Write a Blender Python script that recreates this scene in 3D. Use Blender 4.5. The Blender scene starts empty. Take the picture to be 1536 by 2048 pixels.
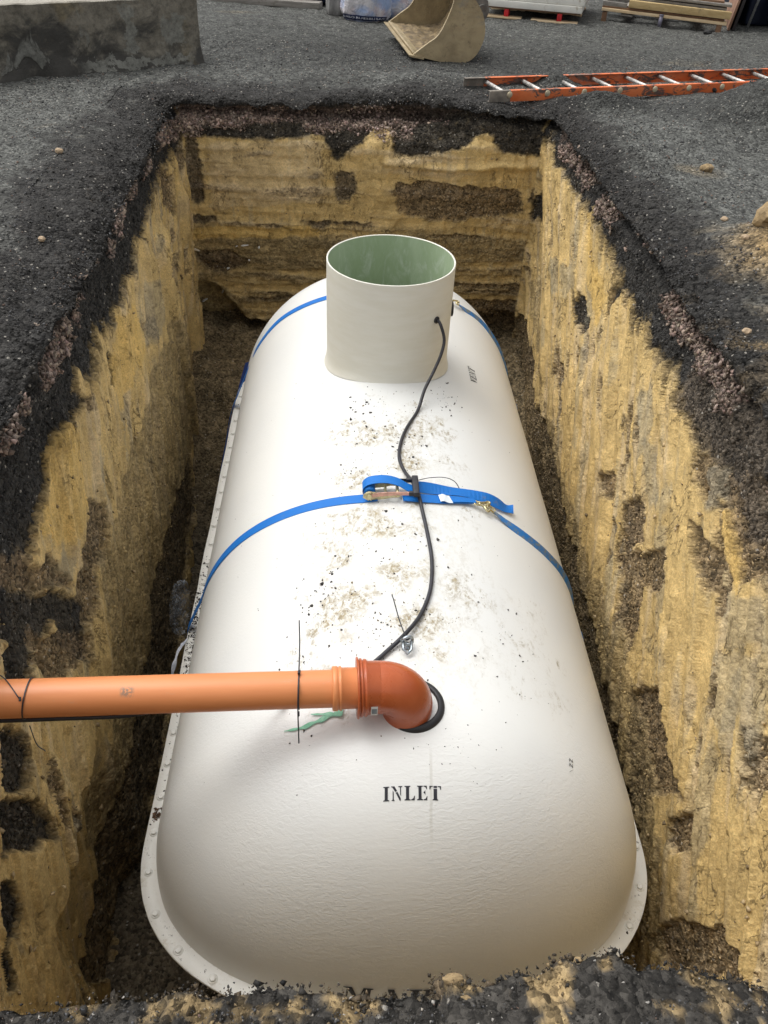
import bpy, bmesh, math, random
import numpy as np
from mathutils import Vector, Matrix

# ------------------------------------------------------------------ camera, world, sun, exposure
scene = bpy.context.scene
col = scene.collection
rng = np.random.default_rng(7)
random.seed(7)

PITCH, ROLL, YAW = 0.687297, 0.0528522, 0.0638628
fw = np.array([math.sin(YAW)*math.cos(PITCH), math.cos(YAW)*math.cos(PITCH), -math.sin(PITCH)])
rt0 = np.array([math.cos(YAW), -math.sin(YAW), 0.0])
dn0 = np.cross(fw, rt0)
rt = math.cos(ROLL)*rt0 - math.sin(ROLL)*dn0
dn = math.cos(ROLL)*dn0 + math.sin(ROLL)*rt0
cd = bpy.data.cameras.new('camera')
cam = bpy.data.objects.new('camera', cd)
col.objects.link(cam)
cd.sensor_fit = 'HORIZONTAL'
cd.sensor_width = 36.0
cd.lens = 36.0*1646.18/1536.0
cd.clip_start = 0.05
cd.clip_end = 500
cam.matrix_world = Matrix(((rt[0], -dn[0], -fw[0], 0), (rt[1], -dn[1], -fw[1], 0), (rt[2], -dn[2], -fw[2], 1.4), (0, 0, 0, 1)))
scene.camera = cam

SUN_EL, SUN_AZ = math.radians(62), math.radians(-58)      # azimuth from +Y towards +X
world = bpy.data.worlds.new("World")
scene.world = world
world.use_nodes = True
wt = world.node_tree
wt.nodes.clear()
sky = wt.nodes.new('ShaderNodeTexSky')
sky.sky_type = 'NISHITA'
sky.sun_disc = False
sky.sun_elevation = SUN_EL
sky.sun_rotation = SUN_AZ
sky.air_density = 1.0
sky.dust_density = 5.0
sky.ozone_density = 0.6
hs = wt.nodes.new('ShaderNodeHueSaturation')
hs.inputs['Saturation'].default_value = 0.10
bg = wt.nodes.new('ShaderNodeBackground')
bg.inputs['Strength'].default_value = 0.15
wo = wt.nodes.new('ShaderNodeOutputWorld')
wt.links.new(sky.outputs[0], hs.inputs['Color'])
wt.links.new(hs.outputs[0], bg.inputs['Color'])
wt.links.new(bg.outputs[0], wo.inputs['Surface'])

sd = bpy.data.lights.new('sun', 'SUN')
sd.energy = 0.55
sd.angle = math.radians(60)
sd.color = (1.0, 0.97, 0.92)
sun = bpy.data.objects.new('sun', sd)
col.objects.link(sun)
sdir = Vector((math.sin(SUN_AZ)*math.cos(SUN_EL), math.cos(SUN_AZ)*math.cos(SUN_EL), math.sin(SUN_EL)))
sun.rotation_euler = sdir.to_track_quat('Z', 'Y').to_euler()
sun.location = (-4, -4, 8)

scene.view_settings.view_transform = 'Standard'
scene.view_settings.look = 'None'
scene.view_settings.exposure = 0.53
scene.view_settings.gamma = 1
scene.view_settings.use_curve_mapping = False
scene.cycles.use_denoising = True
scene.cycles.max_bounces = 6
scene.cycles.diffuse_bounces = 4
scene.cycles.transparent_max_bounces = 8

# ------------------------------------------------------------------ noise and mesh helpers
_perm = rng.permutation(256).astype(np.int64)
_perm = np.concatenate([_perm, _perm, _perm])
_grad = rng.normal(size=(256, 3))
_grad /= np.linalg.norm(_grad, axis=1)[:, None]

def perlin(x, y, z):
    x, y, z = np.broadcast_arrays(np.asarray(x, float), np.asarray(y, float), np.asarray(z, float))
    xi, yi, zi = np.floor(x).astype(np.int64), np.floor(y).astype(np.int64), np.floor(z).astype(np.int64)
    xf, yf, zf = x-xi, y-yi, z-zi
    u, v, w = (t*t*t*(t*(t*6-15)+10) for t in (xf, yf, zf))
    xi, yi, zi = xi & 255, yi & 255, zi & 255
    r = 0
    for dx in (0, 1):
        wx = u if dx else 1-u
        a = _perm[xi+dx]
        for dy in (0, 1):
            wy = v if dy else 1-v
            b = _perm[a+yi+dy]
            for dz in (0, 1):
                wz = w if dz else 1-w
                g = _grad[_perm[b+zi+dz] & 255]
                r = r + wx*wy*wz*(g[..., 0]*(xf-dx)+g[..., 1]*(yf-dy)+g[..., 2]*(zf-dz))
    return r*1.6

def fbm(x, y, z, octv=4, gain=0.5):
    s, a, t = 0, 1.0, 0
    for o in range(octv):
        k = 2.03**o
        s = s + a*perlin(x*k+17.3*o, y*k+5.1*o, z*k+9.7*o)
        t += a
        a *= gain
    return s/t

def sstep(a, b, x):
    t = np.clip((x-a)/(b-a), 0, 1)
    return t*t*(3-2*t)

def grid_mesh(name, V, quads, smooth=True):
    me = bpy.data.meshes.new(name)
    V = np.ascontiguousarray(V, dtype=np.float32)
    Q = np.ascontiguousarray(quads, dtype=np.int32)
    me.vertices.add(len(V))
    me.vertices.foreach_set('co', V.ravel())
    k = Q.shape[1]
    me.loops.add(Q.size)
    me.loops.foreach_set('vertex_index', Q.ravel())
    me.polygons.add(len(Q))
    me.polygons.foreach_set('loop_start', np.arange(0, Q.size, k, dtype=np.int32))
    me.polygons.foreach_set('loop_total', np.full(len(Q), k, dtype=np.int32))
    if smooth:
        me.polygons.foreach_set('use_smooth', np.ones(len(Q), bool))
    me.update()
    me.validate()
    return me

def vcol(me, name, rgba):
    a = me.color_attributes.new(name, 'FLOAT_COLOR', 'POINT')
    a.data.foreach_set('color', np.ascontiguousarray(rgba, dtype=np.float32).ravel())

class MB:
    """collects vertices and faces of one part, world coordinates"""
    def __init__(s):
        s.v, s.f, s.m, s.sm = [], [], [], []
    def add(s, vs, fs, m=0, smooth=False):
        b = len(s.v)
        s.v += [tuple(map(float, p)) for p in vs]
        s.f += [tuple(b+i for i in f) for f in fs]
        s.m += [m]*len(fs)
        s.sm += [smooth]*len(fs)
        return s
    def box(s, c, h, ax=None, m=0, bev=0.0):
        """box, centre c, half sizes h, axes ax (3 rows); bev chamfers the edges"""
        c = np.array(c, float); h = np.array(h, float)
        ax = np.eye(3) if ax is None else np.array(ax, float)
        if bev <= 0:
            vs = [c+(sx*h[0])*ax[0]+(sy*h[1])*ax[1]+(sz*h[2])*ax[2] for sx in (-1, 1) for sy in (-1, 1) for sz in (-1, 1)]
            fs = [(0, 1, 3, 2), (4, 6, 7, 5), (0, 4, 5, 1), (2, 3, 7, 6), (0, 2, 6, 4), (1, 5, 7, 3)]
            return s.add(vs, fs, m)
        bm = bmesh.new()
        bmesh.ops.create_cube(bm, size=2)
        for v in bm.verts:
            v.co = Vector((v.co[0]*h[0], v.co[1]*h[1], v.co[2]*h[2]))
        bmesh.ops.bevel(bm, geom=bm.edges[:], offset=bev, segments=2, profile=0.6, affect='EDGES')
        vs = [c+v.co[0]*ax[0]+v.co[1]*ax[1]+v.co[2]*ax[2] for v in bm.verts]
        bm.verts.index_update()
        fs = [tuple(v.index for v in f.verts) for f in bm.faces]
        bm.free()
        return s.add(vs, fs, m, True)
    def tube(s, pts, r, n=10, m=0, closed=False, caps=True, squash=None):
        pts = [np.array(p, float) for p in pts]
        N = len(pts)
        rr = r if hasattr(r, '__len__') else [r]*N
        vs, fs = [], []
        up = None
        for i, p in enumerate(pts):
            a = pts[(i-1) % N] if (closed or i > 0) else pts[i]
            b = pts[(i+1) % N] if (closed or i < N-1) else pts[i]
            t = b-a
            t = t/(np.linalg.norm(t)+1e-12)
            if up is None:
                up = np.array([0, 0, 1.0]) if abs(t[2]) < 0.9 else np.array([1.0, 0, 0])
            u = up-t*(up@t)
            u /= np.linalg.norm(u)+1e-12
            w = np.cross(t, u)
            up = u
            for k in range(n):
                th = 2*math.pi*k/n
                vs.append(p+rr[i]*(math.cos(th)*u+math.sin(th)*w))
        R = N if closed else N-1
        for i in range(R):
            for k in range(n):
                a, b = i*n+k, i*n+(k+1) % n
                c, d = ((i+1) % N)*n+(k+1) % n, ((i+1) % N)*n+k
                fs.append((a, b, c, d))
        s.add(vs, fs, m, True)
        if caps and not closed:
            b0 = len(s.v)-len(vs)
            s.f.append(tuple(b0+k for k in range(n))[::-1]); s.m.append(m); s.sm.append(False)
            s.f.append(tuple(b0+(N-1)*n+k for k in range(n))); s.m.append(m); s.sm.append(False)
        return s
    def lathe(s, c, axis, prof, n=48, m=0, smooth=True, close=False):
        """prof = [(distance along axis, radius)]"""
        c = np.array(c, float); t = np.array(axis, float); t /= np.linalg.norm(t)
        u = np.array([0, 0, 1.0]) if abs(t[2]) < 0.9 else np.array([1.0, 0, 0])
        u = u-t*(u@t); u /= np.linalg.norm(u); w = np.cross(t, u)
        vs = [c+d*t+r*(math.cos(2*math.pi*k/n)*u+math.sin(2*math.pi*k/n)*w) for d, r in prof for k in range(n)]
        fs = []
        P = len(prof)
        for i in range(P if close else P-1):
            for k in range(n):
                j = (i+1) % P
                fs.append((i*n+k, i*n+(k+1) % n, j*n+(k+1) % n, j*n+k))
        return s.add(vs, fs, m, smooth)
    def ribbon(s, pts, side, hw, th, m=0):
        """flat band of half width hw and thickness th; side = width directions"""
        pts = [np.array(p, float) for p in pts]
        side = [np.array(q, float)/np.linalg.norm(q) for q in side]
        N = len(pts)
        hws = hw if hasattr(hw, '__len__') else [hw]*N
        vs, fs = [], []
        for i, p in enumerate(pts):
            t = pts[min(i+1, N-1)]-pts[max(i-1, 0)]
            t /= np.linalg.norm(t)+1e-12
            nn = np.cross(t, side[i]); nn /= np.linalg.norm(nn)+1e-12
            w = side[i]*hws[i]
            vs += [p-w-nn*th/2, p+w-nn*th/2, p+w+nn*th/2, p-w+nn*th/2]
        for i in range(N-1):
            for k in range(4):
                a, b = i*4+k, i*4+(k+1) % 4
                fs.append((a, b, b+4, a+4))
        fs += [(3, 2, 1, 0), tuple((N-1)*4+k for k in range(4))]
        return s.add(vs, fs, m, False)
    def build(s, name, mats, parent=None, origin=None):
        me = bpy.data.meshes.new(name)
        org = np.array(origin if origin is not None else (parent_origin(parent) if parent else (0, 0, 0)), float)
        V = [tuple(np.array(p)-org) for p in s.v]
        me.from_pydata(V, [], s.f)
        mats = mats if isinstance(mats, (list, tuple)) else [mats]
        for q in mats:
            me.materials.append(q)
        me.polygons.foreach_set('material_index', s.m)
        me.polygons.foreach_set('use_smooth', s.sm)
        me.update()
        bm = bmesh.new(); bm.from_mesh(me)
        bmesh.ops.recalc_face_normals(bm, faces=bm.faces[:])
        bm.to_mesh(me); bm.free()
        o = bpy.data.objects.new(name, me)
        col.objects.link(o)
        if parent:
            o.parent = parent
        elif origin is not None:
            o.location = origin
        return o

def parent_origin(p):
    o = np.zeros(3)
    while p:
        o += np.array(p.location)
        p = p.parent
    return o

def tag(o, label=None, cat=None, group=None, kind=None):
    if label: o['label'] = label
    if cat: o['category'] = cat
    if group: o['group'] = group
    if kind: o['kind'] = kind
    return o

def thing(name, loc, label, cat, group=None):
    o = bpy.data.objects.new(name, None)
    o.empty_display_size = 0.1
    col.objects.link(o)
    o.location = loc
    return tag(o, label, cat, group)

def spline(P, per=8):
    P = [np.array(p, float) for p in P]
    Q = [2*P[0]-P[1]]+P+[2*P[-1]-P[-2]]
    out = []
    for i in range(1, len(Q)-2):
        a, b, c, d = Q[i-1], Q[i], Q[i+1], Q[i+2]
        for k in range(per):
            t = k/per
            out.append(0.5*((2*b)+(-a+c)*t+(2*a-5*b+4*c-d)*t*t+(-a+3*b-3*c+d)*t**3))
    out.append(P[-1])
    return out

# ------------------------------------------------------------------ material helpers
class MT:
    def __init__(s, name):
        s.mat = bpy.data.materials.new(name)
        s.mat.use_nodes = True
        s.t = s.mat.node_tree
        s.b = s.t.nodes['Principled BSDF']
        s.tc = None
    def n(s, typ, **kw):
        nd = s.t.nodes.new(typ)
        for k, v in kw.items():
            if k.startswith('_'):
                setattr(nd, k[1:], v)
            else:
                key = k.replace('__', ' ')
                s.set(nd.inputs[key], v)
        return nd
    def set(s, inp, v):
        if isinstance(v, bpy.types.NodeSocket):
            s.t.links.new(v, inp)
        else:
            inp.default_value = v
    def pos(s, scale=(1, 1, 1)):
        g = s.n('ShaderNodeNewGeometry')
        m = s.n('ShaderNodeVectorMath', _operation='MULTIPLY')
        s.t.links.new(g.outputs['Position'], m.inputs[0])
        m.inputs[1].default_value = scale
        return m.outputs[0]
    def obj(s, scale=(1, 1, 1)):
        g = s.n('ShaderNodeTexCoord')
        m = s.n('ShaderNodeVectorMath', _operation='MULTIPLY')
        s.t.links.new(g.outputs['Object'], m.inputs[0])
        m.inputs[1].default_value = scale
        return m.outputs[0]
    def noise(s, vec, scale, detail=4, rough=0.5, dist=0.0):
        nd = s.n('ShaderNodeTexNoise', Vector=vec, Scale=scale, Detail=detail, Roughness=rough, Distortion=dist)
        return nd.outputs['Fac']
    def vor(s, vec, scale, feature='F1', rand=1.0):
        nd = s.n('ShaderNodeTexVoronoi', Vector=vec, Scale=scale, Randomness=rand, _feature=feature)
        return nd
    def ramp(s, x, a, b, lo=0.0, hi=1.0):
        nd = s.n('ShaderNodeMapRange', _interpolation_type='SMOOTHSTEP')
        s.set(nd.inputs['Value'], x)
        nd.inputs['From Min'].default_value = a
        nd.inputs['From Max'].default_value = b
        nd.inputs['To Min'].default_value = lo
        nd.inputs['To Max'].default_value = hi
        return nd.outputs['Result']
    def math(s, op, a, b=0.0, c=None, clamp=False):
        nd = s.n('ShaderNodeMath', _operation=op)
        nd.use_clamp = clamp
        s.set(nd.inputs[0], a)
        s.set(nd.inputs[1], b)
        if c is not None: s.set(nd.inputs[2], c)
        return nd.outputs[0]
    def mix(s, f, a, b, mode='MIX'):
        nd = s.n('ShaderNodeMix', _data_type='RGBA', _blend_type=mode)
        s.set(nd.inputs[0], f)
        for i, v in ((6, a), (7, b)):
            if isinstance(v, (tuple, list)) and len(v) == 3: v = (*v, 1)
            s.set(nd.inputs[i], v)
        return nd.outputs[2]
    def sep(s, v):
        nd = s.n('ShaderNodeSeparateXYZ')
        s.set(nd.inputs[0], v)
        return nd.outputs
    def bump(s, h, strength=0.5, dist=0.01, prev=None):
        nd = s.n('ShaderNodeBump')
        nd.inputs['Strength'].default_value = strength
        nd.inputs['Distance'].default_value = dist
        s.set(nd.inputs['Height'], h)
        if prev is not None: s.t.links.new(prev, nd.inputs['Normal'])
        return nd.outputs[0]
    def out(s, color=None, rough=0.6, normal=None, metal=0.0, spec=0.5):
        if color is not None:
            if isinstance(color, (tuple, list)) and len(color) == 3: color = (*color, 1)
            s.set(s.b.inputs['Base Color'], color)
        s.set(s.b.inputs['Roughness'], rough)
        s.set(s.b.inputs['Metallic'], metal)
        s.set(s.b.inputs['Specular IOR Level'], spec)
        if normal is not None: s.t.links.new(normal, s.b.inputs['Normal'])
        return s.mat

def simple(name, colr, rough=0.6, metal=0.0, var=0.25, scale=12, bump=0.15, bscale=60, spec=0.5, dirt=None, dirt_amt=0.5, dscale=6):
    """plain surface with mottled tone, grime and a fine bump"""
    m = MT(name)
    p = m.obj()
    f = m.noise(p, scale, 5, 0.6)
    c = m.mix(m.ramp(f, 0.3, 0.7), tuple(x*(1-var) for x in colr), tuple(min(1, x*(1+var)) for x in colr))
    if dirt is not None:
        d = m.noise(p, dscale, 8, 0.7)
        c = m.mix(m.ramp(d, 0.62-0.3*dirt_amt, 0.72-0.2*dirt_amt, 0, 0.9), c, dirt)
    r = m.ramp(m.noise(p, scale*2, 3), 0.3, 0.7, max(0.02, rough-0.1), min(1, rough+0.12))
    nm = m.bump(m.noise(p, bscale, 6, 0.65), bump, 0.004)
    return m.out(c, r, nm, metal, spec)

def earclip(poly):
    """triangles of a simple polygon (list of 2-D points)"""
    P = [(float(p[0]), float(p[1])) for p in poly]
    idx = list(range(len(P)))
    area = sum(P[i][0]*P[(i+1) % len(P)][1]-P[(i+1) % len(P)][0]*P[i][1] for i in range(len(P)))
    if area < 0: idx.reverse()
    def cr(a, b, c): return (b[0]-a[0])*(c[1]-a[1])-(b[1]-a[1])*(c[0]-a[0])
    out = []
    while len(idx) > 3:
        best = None
        for k in range(len(idx)):
            i, j, l = idx[k-1], idx[k], idx[(k+1) % len(idx)]
            a, b, c = P[i], P[j], P[l]
            if cr(a, b, c) <= 1e-12: continue
            if any(q not in (i, j, l) and cr(a, b, P[q]) >= 0 and cr(b, c, P[q]) >= 0 and cr(c, a, P[q]) >= 0 for q in idx): continue
            d = (a[0]-c[0])**2+(a[1]-c[1])**2
            if best is None or d < best[0]: best = (d, k, (i, j, l))
        if best is None: break
        out.append(best[2]); idx.pop(best[1])
    if len(idx) == 3: out.append(tuple(idx))
    return out

# ------------------------------------------------------------------ the pit: earth colours, walls, ground
EARTH = {'dark': ((.037, .035, .032), .95), 'pink': ((.235, .170, .135), 1.0), 'pink2': ((.120, .094, .080), 1.0),
         'brown': ((.200, .145, .085), .9), 'shadebrown': ((.170, .128, .075), .85), 'olive': ((.30, .225, .110), .5),  # the darker brown soil also has the shade low in the pit painted in
         'clay': ((.59, .420, .175), .10), 'ochre': ((.65, .430, .130), .10), 'tan': ((.60, .460, .265), .15), 'sooty': ((.115, .092, .066), .75), 'mixed': ((.105, .085, .064), 1.0),
         'grey': ((.27, .25, .185), .25), 'ltgrey': ((.40, .335, .215), .3), 'surf': ((.114, .116, .106), .8)}
PATCHES=[
('B','dark',[(-1.19,0.15),(-1.23,-0.20),(-0.93,-0.21),(-0.73,-0.22),(-0.46,-0.22),(-0.16,-0.19),(-0.12,-0.29),(-0.09,-0.36),(-0.02,-0.34),(0.02,-0.28),(0.12,-0.24),(0.17,-0.15),(0.25,-0.10),(0.30,-0.15),(0.33,-0.30),(0.54,-0.30),(0.71,-0.26),(0.82,-0.22),(0.87,-0.16),(0.99,-0.15),(1.05,-0.25),(1.27,-0.28),(1.45,-0.30),(1.35,0.23)]),
('B','pink',[(-1.19,-0.03),(-0.45,0.02),(-0.19,-0.02),(-0.16,-0.09),(-0.46,-0.12),(-0.89,-0.13),(-1.19,-0.12)]),
('B','pink2',[(-0.45,0.02),(0.67,0.06),(1.35,0.04),(1.36,-0.04),(0.69,-0.06),(0.01,-0.04),(-0.16,-0.09)]),
('B','dark',[(-1.10,-0.19),(-1.03,-0.22),(-1.01,-0.41),(-1.01,-0.66),(-1.06,-0.69),(-1.14,-0.63)]),
('B','dark',[(-0.09,-0.42),(0.06,-0.43),(0.07,-0.52),(0.02,-0.63),(-0.09,-0.63)]),
('B','brown',[(0.34,-0.50),(0.58,-0.47),(0.87,-0.50),(1.23,-0.52),(1.27,-0.68),(0.86,-0.75),(0.57,-0.77),(0.35,-0.69)]),
('B','dark',[(1.32,-0.48),(1.41,-0.49),(1.45,-0.69),(1.39,-0.68),(1.31,-0.57)]),
('B','dark',[(-0.30,-0.47),(-0.19,-0.42),(-0.18,-0.45),(-0.27,-0.49)]),
('B','dark',[(-0.74,-0.32),(-0.52,-0.30),(-0.51,-0.34),(-0.72,-0.35)]),
('B','dark',[(-1.13,-0.75),(-0.95,-0.76),(-0.92,-0.80),(-1.14,-0.83)]),
('B','dark',[(-0.34,-0.78),(0.17,-0.78),(0.13,-0.81),(-0.31,-0.82)]),
('B','brown',[(-0.62,-0.56),(-0.19,-0.53),(-0.16,-0.60),(-0.48,-0.61)]),
('B','olive',[(-1.19,-0.95),(-0.20,-0.89),(1.37,-0.88),(1.39,-1.04),(-0.20,-1.17),(-1.18,-1.19)]),
('B','brown',[(-1.12,-1.03),(-0.87,-1.03),(-0.73,-1.14),(-0.96,-1.21),(-1.10,-1.15)]),
('B','olive',[(-1.16,-1.19),(-1.00,-1.27),(-0.82,-1.43),(-0.60,-1.69),(-0.53,-1.87),(-1.40,-4.09),(-1.31,-2.37)]),
('B','shadebrown',[(-1.15,-1.66),(-0.68,-1.60),(-0.52,-1.68),(-0.57,-2.87),(-1.28,-2.89)]),
('B','brown',[(0.93,-1.38),(1.41,-1.39),(1.52,-2.11),(1.22,-2.11)]),
('B','ochre',[(-1.18,-0.86),(-0.20,-0.82),(-0.20,-0.90),(-1.19,-0.95)]),
('B','tan',[(-0.94,-0.24),(-0.19,-0.24),(-0.16,-0.63),(-0.98,-0.73)]),
('L','dark',[(6.02,0.04),(5.89,-0.18),(5.54,-0.16),(5.24,-0.20),(5.34,-0.32),(5.11,-0.20),(4.80,-0.32),(4.60,-0.39),(4.35,-0.31),(4.14,-0.40),(3.89,-0.34),(3.70,-0.41),(3.51,-0.37),(3.32,-0.26),(3.22,-0.27),(3.24,-0.38),(3.03,-0.43),(2.85,-0.46),(2.68,-0.39),(2.52,-0.41),(2.19,-0.46),(2.09,-0.48),(1.96,-0.40),(1.90,-0.36),(2.46,0.22),(4.00,0.23)]),
('L','clay',[(3.38,-0.35),(3.45,-0.46),(3.28,-0.60),(3.20,-0.50)]),
('L','clay',[(2.98,-0.28),(3.04,-0.41),(3.00,-0.45),(2.88,-0.36)]),
('L','dark',[(3.42,-0.49),(3.52,-0.56),(3.39,-0.65),(3.32,-0.59)]),
('L','grey',[(4.42,-0.57),(4.83,-0.75),(4.40,-0.93),(4.07,-0.82),(4.16,-0.69)]),
('L','brown',[(5.40,-0.25),(5.72,-0.38),(5.58,-0.63),(5.27,-0.45)]),
('L','brown',[(5.10,-0.61),(5.36,-0.73),(5.02,-0.91),(4.86,-0.77)]),
('L','brown',[(2.65,-0.73),(2.81,-0.87),(2.60,-1.05),(2.30,-1.10),(2.17,-0.98),(2.33,-0.85)]),
('L','grey',[(2.17,-0.62),(2.35,-0.79),(2.26,-0.86),(2.10,-0.71)]),
('L','dark',[(1.82,-0.44),(2.02,-0.60),(2.33,-0.99),(2.14,-1.16),(2.02,-0.90),(2.02,-0.75),(1.85,-0.71),(1.67,-0.76),(1.55,-0.68)]),
('L','brown',[(1.90,-0.36),(2.19,-0.63),(2.32,-0.92),(2.02,-0.60),(1.82,-0.44)]),
('L','brown',[(1.88,-0.67),(2.25,-1.10),(2.17,-1.16),(1.96,-1.02),(1.78,-0.77)]),
('L','dark',[(1.53,-0.70),(1.60,-0.82),(1.57,-0.95),(1.48,-0.97),(1.37,-0.85)]),
('L','dark',[(1.36,-0.85),(1.49,-1.02),(1.49,-1.17),(1.46,-1.25),(1.36,-1.12),(1.25,-0.95)]),
('L','dark',[(1.20,-0.99),(1.23,-1.08),(1.20,-1.18),(1.08,-1.18),(1.01,-1.30),(0.97,-1.21)]),
('L','olive',[(2.62,-0.98),(3.36,-0.99),(4.04,-0.99),(4.77,-0.99),(5.35,-1.28),(5.58,-1.89),(3.85,-2.09),(2.82,-2.25),(1.92,-2.16),(1.68,-1.72),(2.27,-1.54)]),
('L','shadebrown',[(3.33,-1.62),(4.68,-1.92),(4.51,-2.22),(3.21,-2.29),(1.47,-2.37),(1.28,-2.00),(1.98,-1.84),(2.76,-1.78)]),
('L','ochre',[(2.56,-0.36),(2.76,-0.47),(2.64,-0.73),(2.36,-0.75),(2.17,-0.53)]),
('L','ochre',[(3.64,-0.43),(4.01,-0.50),(3.97,-0.77),(3.35,-0.78),(3.37,-0.60)]),
('R','dark',[(6.06,0.06),(5.72,-0.25),(5.45,-0.23),(5.20,-0.23),(4.92,-0.21),(4.70,-0.16),(4.61,-0.12),(4.44,-0.23),(4.23,-0.20),(4.02,-0.17),(3.90,-0.23),(3.91,-0.39),(3.91,-0.51),(3.89,-0.44),(3.81,-0.29),(3.68,-0.26),(3.61,-0.35),(3.48,-0.42),(3.53,-0.31),(3.55,-0.20),(3.45,-0.23),(3.28,-0.31),(3.24,-0.27),(3.12,-0.28),(2.99,-0.27),(2.88,-0.26),(2.74,-0.17),(2.52,-0.13),(2.22,-0.04),(2.49,0.27),(4.00,0.41)]),
('R','pink',[(5.91,-0.01),(5.52,0.02),(5.02,0.03),(4.46,0.01),(4.20,0.02),(4.00,0.04),(3.48,0.09),(3.37,0.09),(3.22,0.11),(3.42,0.01),(3.86,-0.03),(4.24,-0.05),(4.82,-0.05),(5.49,-0.10),(5.82,-0.07)]),
('R','pink2',[(3.99,0.02),(3.39,0.10),(3.18,0.10),(2.77,0.06),(2.51,0.12),(2.74,0.04),(3.07,0.00),(3.48,0.00)]),
('R','pink2',[(2.89,0.08),(2.66,0.12),(2.51,0.12),(2.74,0.04)]),
('R','grey',[(5.29,-0.73),(5.07,-0.64),(4.90,-0.82),(5.12,-0.88)]),
('R','grey',[(4.96,-0.64),(4.77,-0.56),(4.62,-0.69),(4.78,-0.76)]),
('R','dark',[(4.69,-0.72),(4.42,-0.60),(4.21,-0.65),(4.21,-0.71),(4.57,-0.80)]),
('R','grey',[(4.55,-0.44),(4.44,-0.40),(4.15,-0.62),(4.26,-0.67)]),
('R','dark',[(6.09,-0.57),(5.85,-0.49),(5.77,-0.65),(5.95,-0.72)]),
('R','mixed',[(2.93,-0.24),(2.30,0.05),(2.08,-0.16),(2.30,-0.32),(2.63,-0.38),(2.89,-0.36)]),
('R','brown',[(2.61,-0.37),(2.30,-0.32),(2.09,-0.15),(1.85,-0.36),(1.93,-0.51),(2.13,-0.42),(2.52,-0.47)]),
('R','mixed',[(2.24,-0.28),(2.08,-0.16),(1.93,-0.29),(2.04,-0.38)]),
('R','grey',[(3.17,-0.48),(3.05,-0.38),(2.92,-0.45),(2.92,-0.68),(3.05,-0.61)]),
('R','grey',[(2.96,-0.61),(2.87,-0.54),(2.66,-0.71),(2.72,-0.81)]),
('R','grey',[(2.45,-0.37),(2.35,-0.32),(2.21,-0.41),(2.30,-0.46)]),
('R','brown',[(2.37,-0.57),(2.30,-0.51),(2.05,-0.58),(1.91,-0.63),(1.97,-0.69),(2.21,-0.63)]),
('R','brown',[(3.33,-1.08),(3.12,-0.89),(3.04,-0.95),(3.09,-1.08)]),
('R','brown',[(2.94,-0.96),(2.79,-0.78),(2.62,-0.92),(2.77,-1.09)]),
('R','brown',[(2.80,-1.14),(2.46,-0.80),(2.33,-0.91),(2.38,-0.98),(2.48,-1.03),(2.31,-1.35),(2.41,-1.36)]),
('R','brown',[(2.23,-1.42),(2.03,-1.14),(1.90,-1.19),(1.73,-1.26),(1.63,-1.23),(1.57,-1.19),(1.66,-1.31),(1.84,-1.64),(2.05,-1.52)]),
('R','ltgrey',[(1.87,-0.77),(1.74,-0.59),(1.57,-0.73),(1.61,-0.90),(1.75,-0.91)]),
('R','brown',[(1.81,-0.86),(1.79,-0.83),(1.72,-0.87),(1.71,-0.92)]),
('R','ltgrey',[(2.02,-0.60),(1.79,-0.41),(1.67,-0.51),(1.85,-0.70)]),
('R','brown',[(1.61,-1.40),(1.53,-1.20),(1.44,-1.27),(1.43,-1.35),(1.52,-1.45)]),
('R','brown',[(1.33,-1.59),(1.13,-1.21),(0.98,-1.22),(1.18,-1.72),(1.33,-1.76)]),
('R','olive',[(5.89,-1.15),(5.46,-0.96),(4.69,-1.47),(3.13,-1.41),(2.37,-1.32),(1.55,-1.50),(1.22,-1.74),(1.32,-2.00),(1.89,-1.73),(4.28,-1.59)]),
('R','shadebrown',[(6.96,-1.81),(5.64,-1.36),(4.83,-1.55),(3.07,-1.54),(2.06,-1.61),(1.56,-1.71),(1.33,-1.99),(1.87,-2.09),(6.34,-2.49)]),
('R','ochre',[(4.76,-0.23),(4.18,-0.40),(3.98,-0.42),(4.04,-0.63),(4.44,-0.52)]),
('R','ochre',[(2.30,-0.41),(2.10,-0.39),(1.87,-0.56),(2.08,-0.51)])]

def XL(Y, z):
    top = np.interp(Y, [.5, 2, 3, 4.5, 6], [-1.08, -1.08, -1.1, -1.15, -1.18])
    bot = np.interp(Y, [1.2, 2.2, 3.1, 4.1, 5.5, 6], [-.86, -.925, -.957, -1.02, -1.17, -1.18])
    return top+(bot-top)*np.clip(-z/2.28, 0, 1)
def XR(Y, z):
    top = np.interp(Y, [.5, 2, 6], [1.36, 1.385, 1.385])
    bot = np.interp(Y, [1.2, 3, 6], [1.13, 1.2, 1.4])
    return top+(bot-top)*np.clip(-z/2.28, 0, 1)
def YB(X, z):
    back = 5.95+.1*np.clip(-z/2.28, 0, 1)
    slump = .20*np.exp(-((X-.35)/.55)**2)*sstep(-.26, -.02, z)
    return back+slump
def YF(X, z):
    rim = np.interp(X, [-1.1, -.52, -.32, -.18, -.06, .02, .16, .18, .22, .32, .38, .42, .50, .58, .64, .70, 1.3],
                       [.50, .506, .510, .515, .525, .517, .518, .545, .525, .540, .548, .560, .546, .548, .528, .515, .52])
    return rim+.22*np.clip(-z/2.28, 0, 1)+.03*sstep(0, -.25, z)

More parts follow.
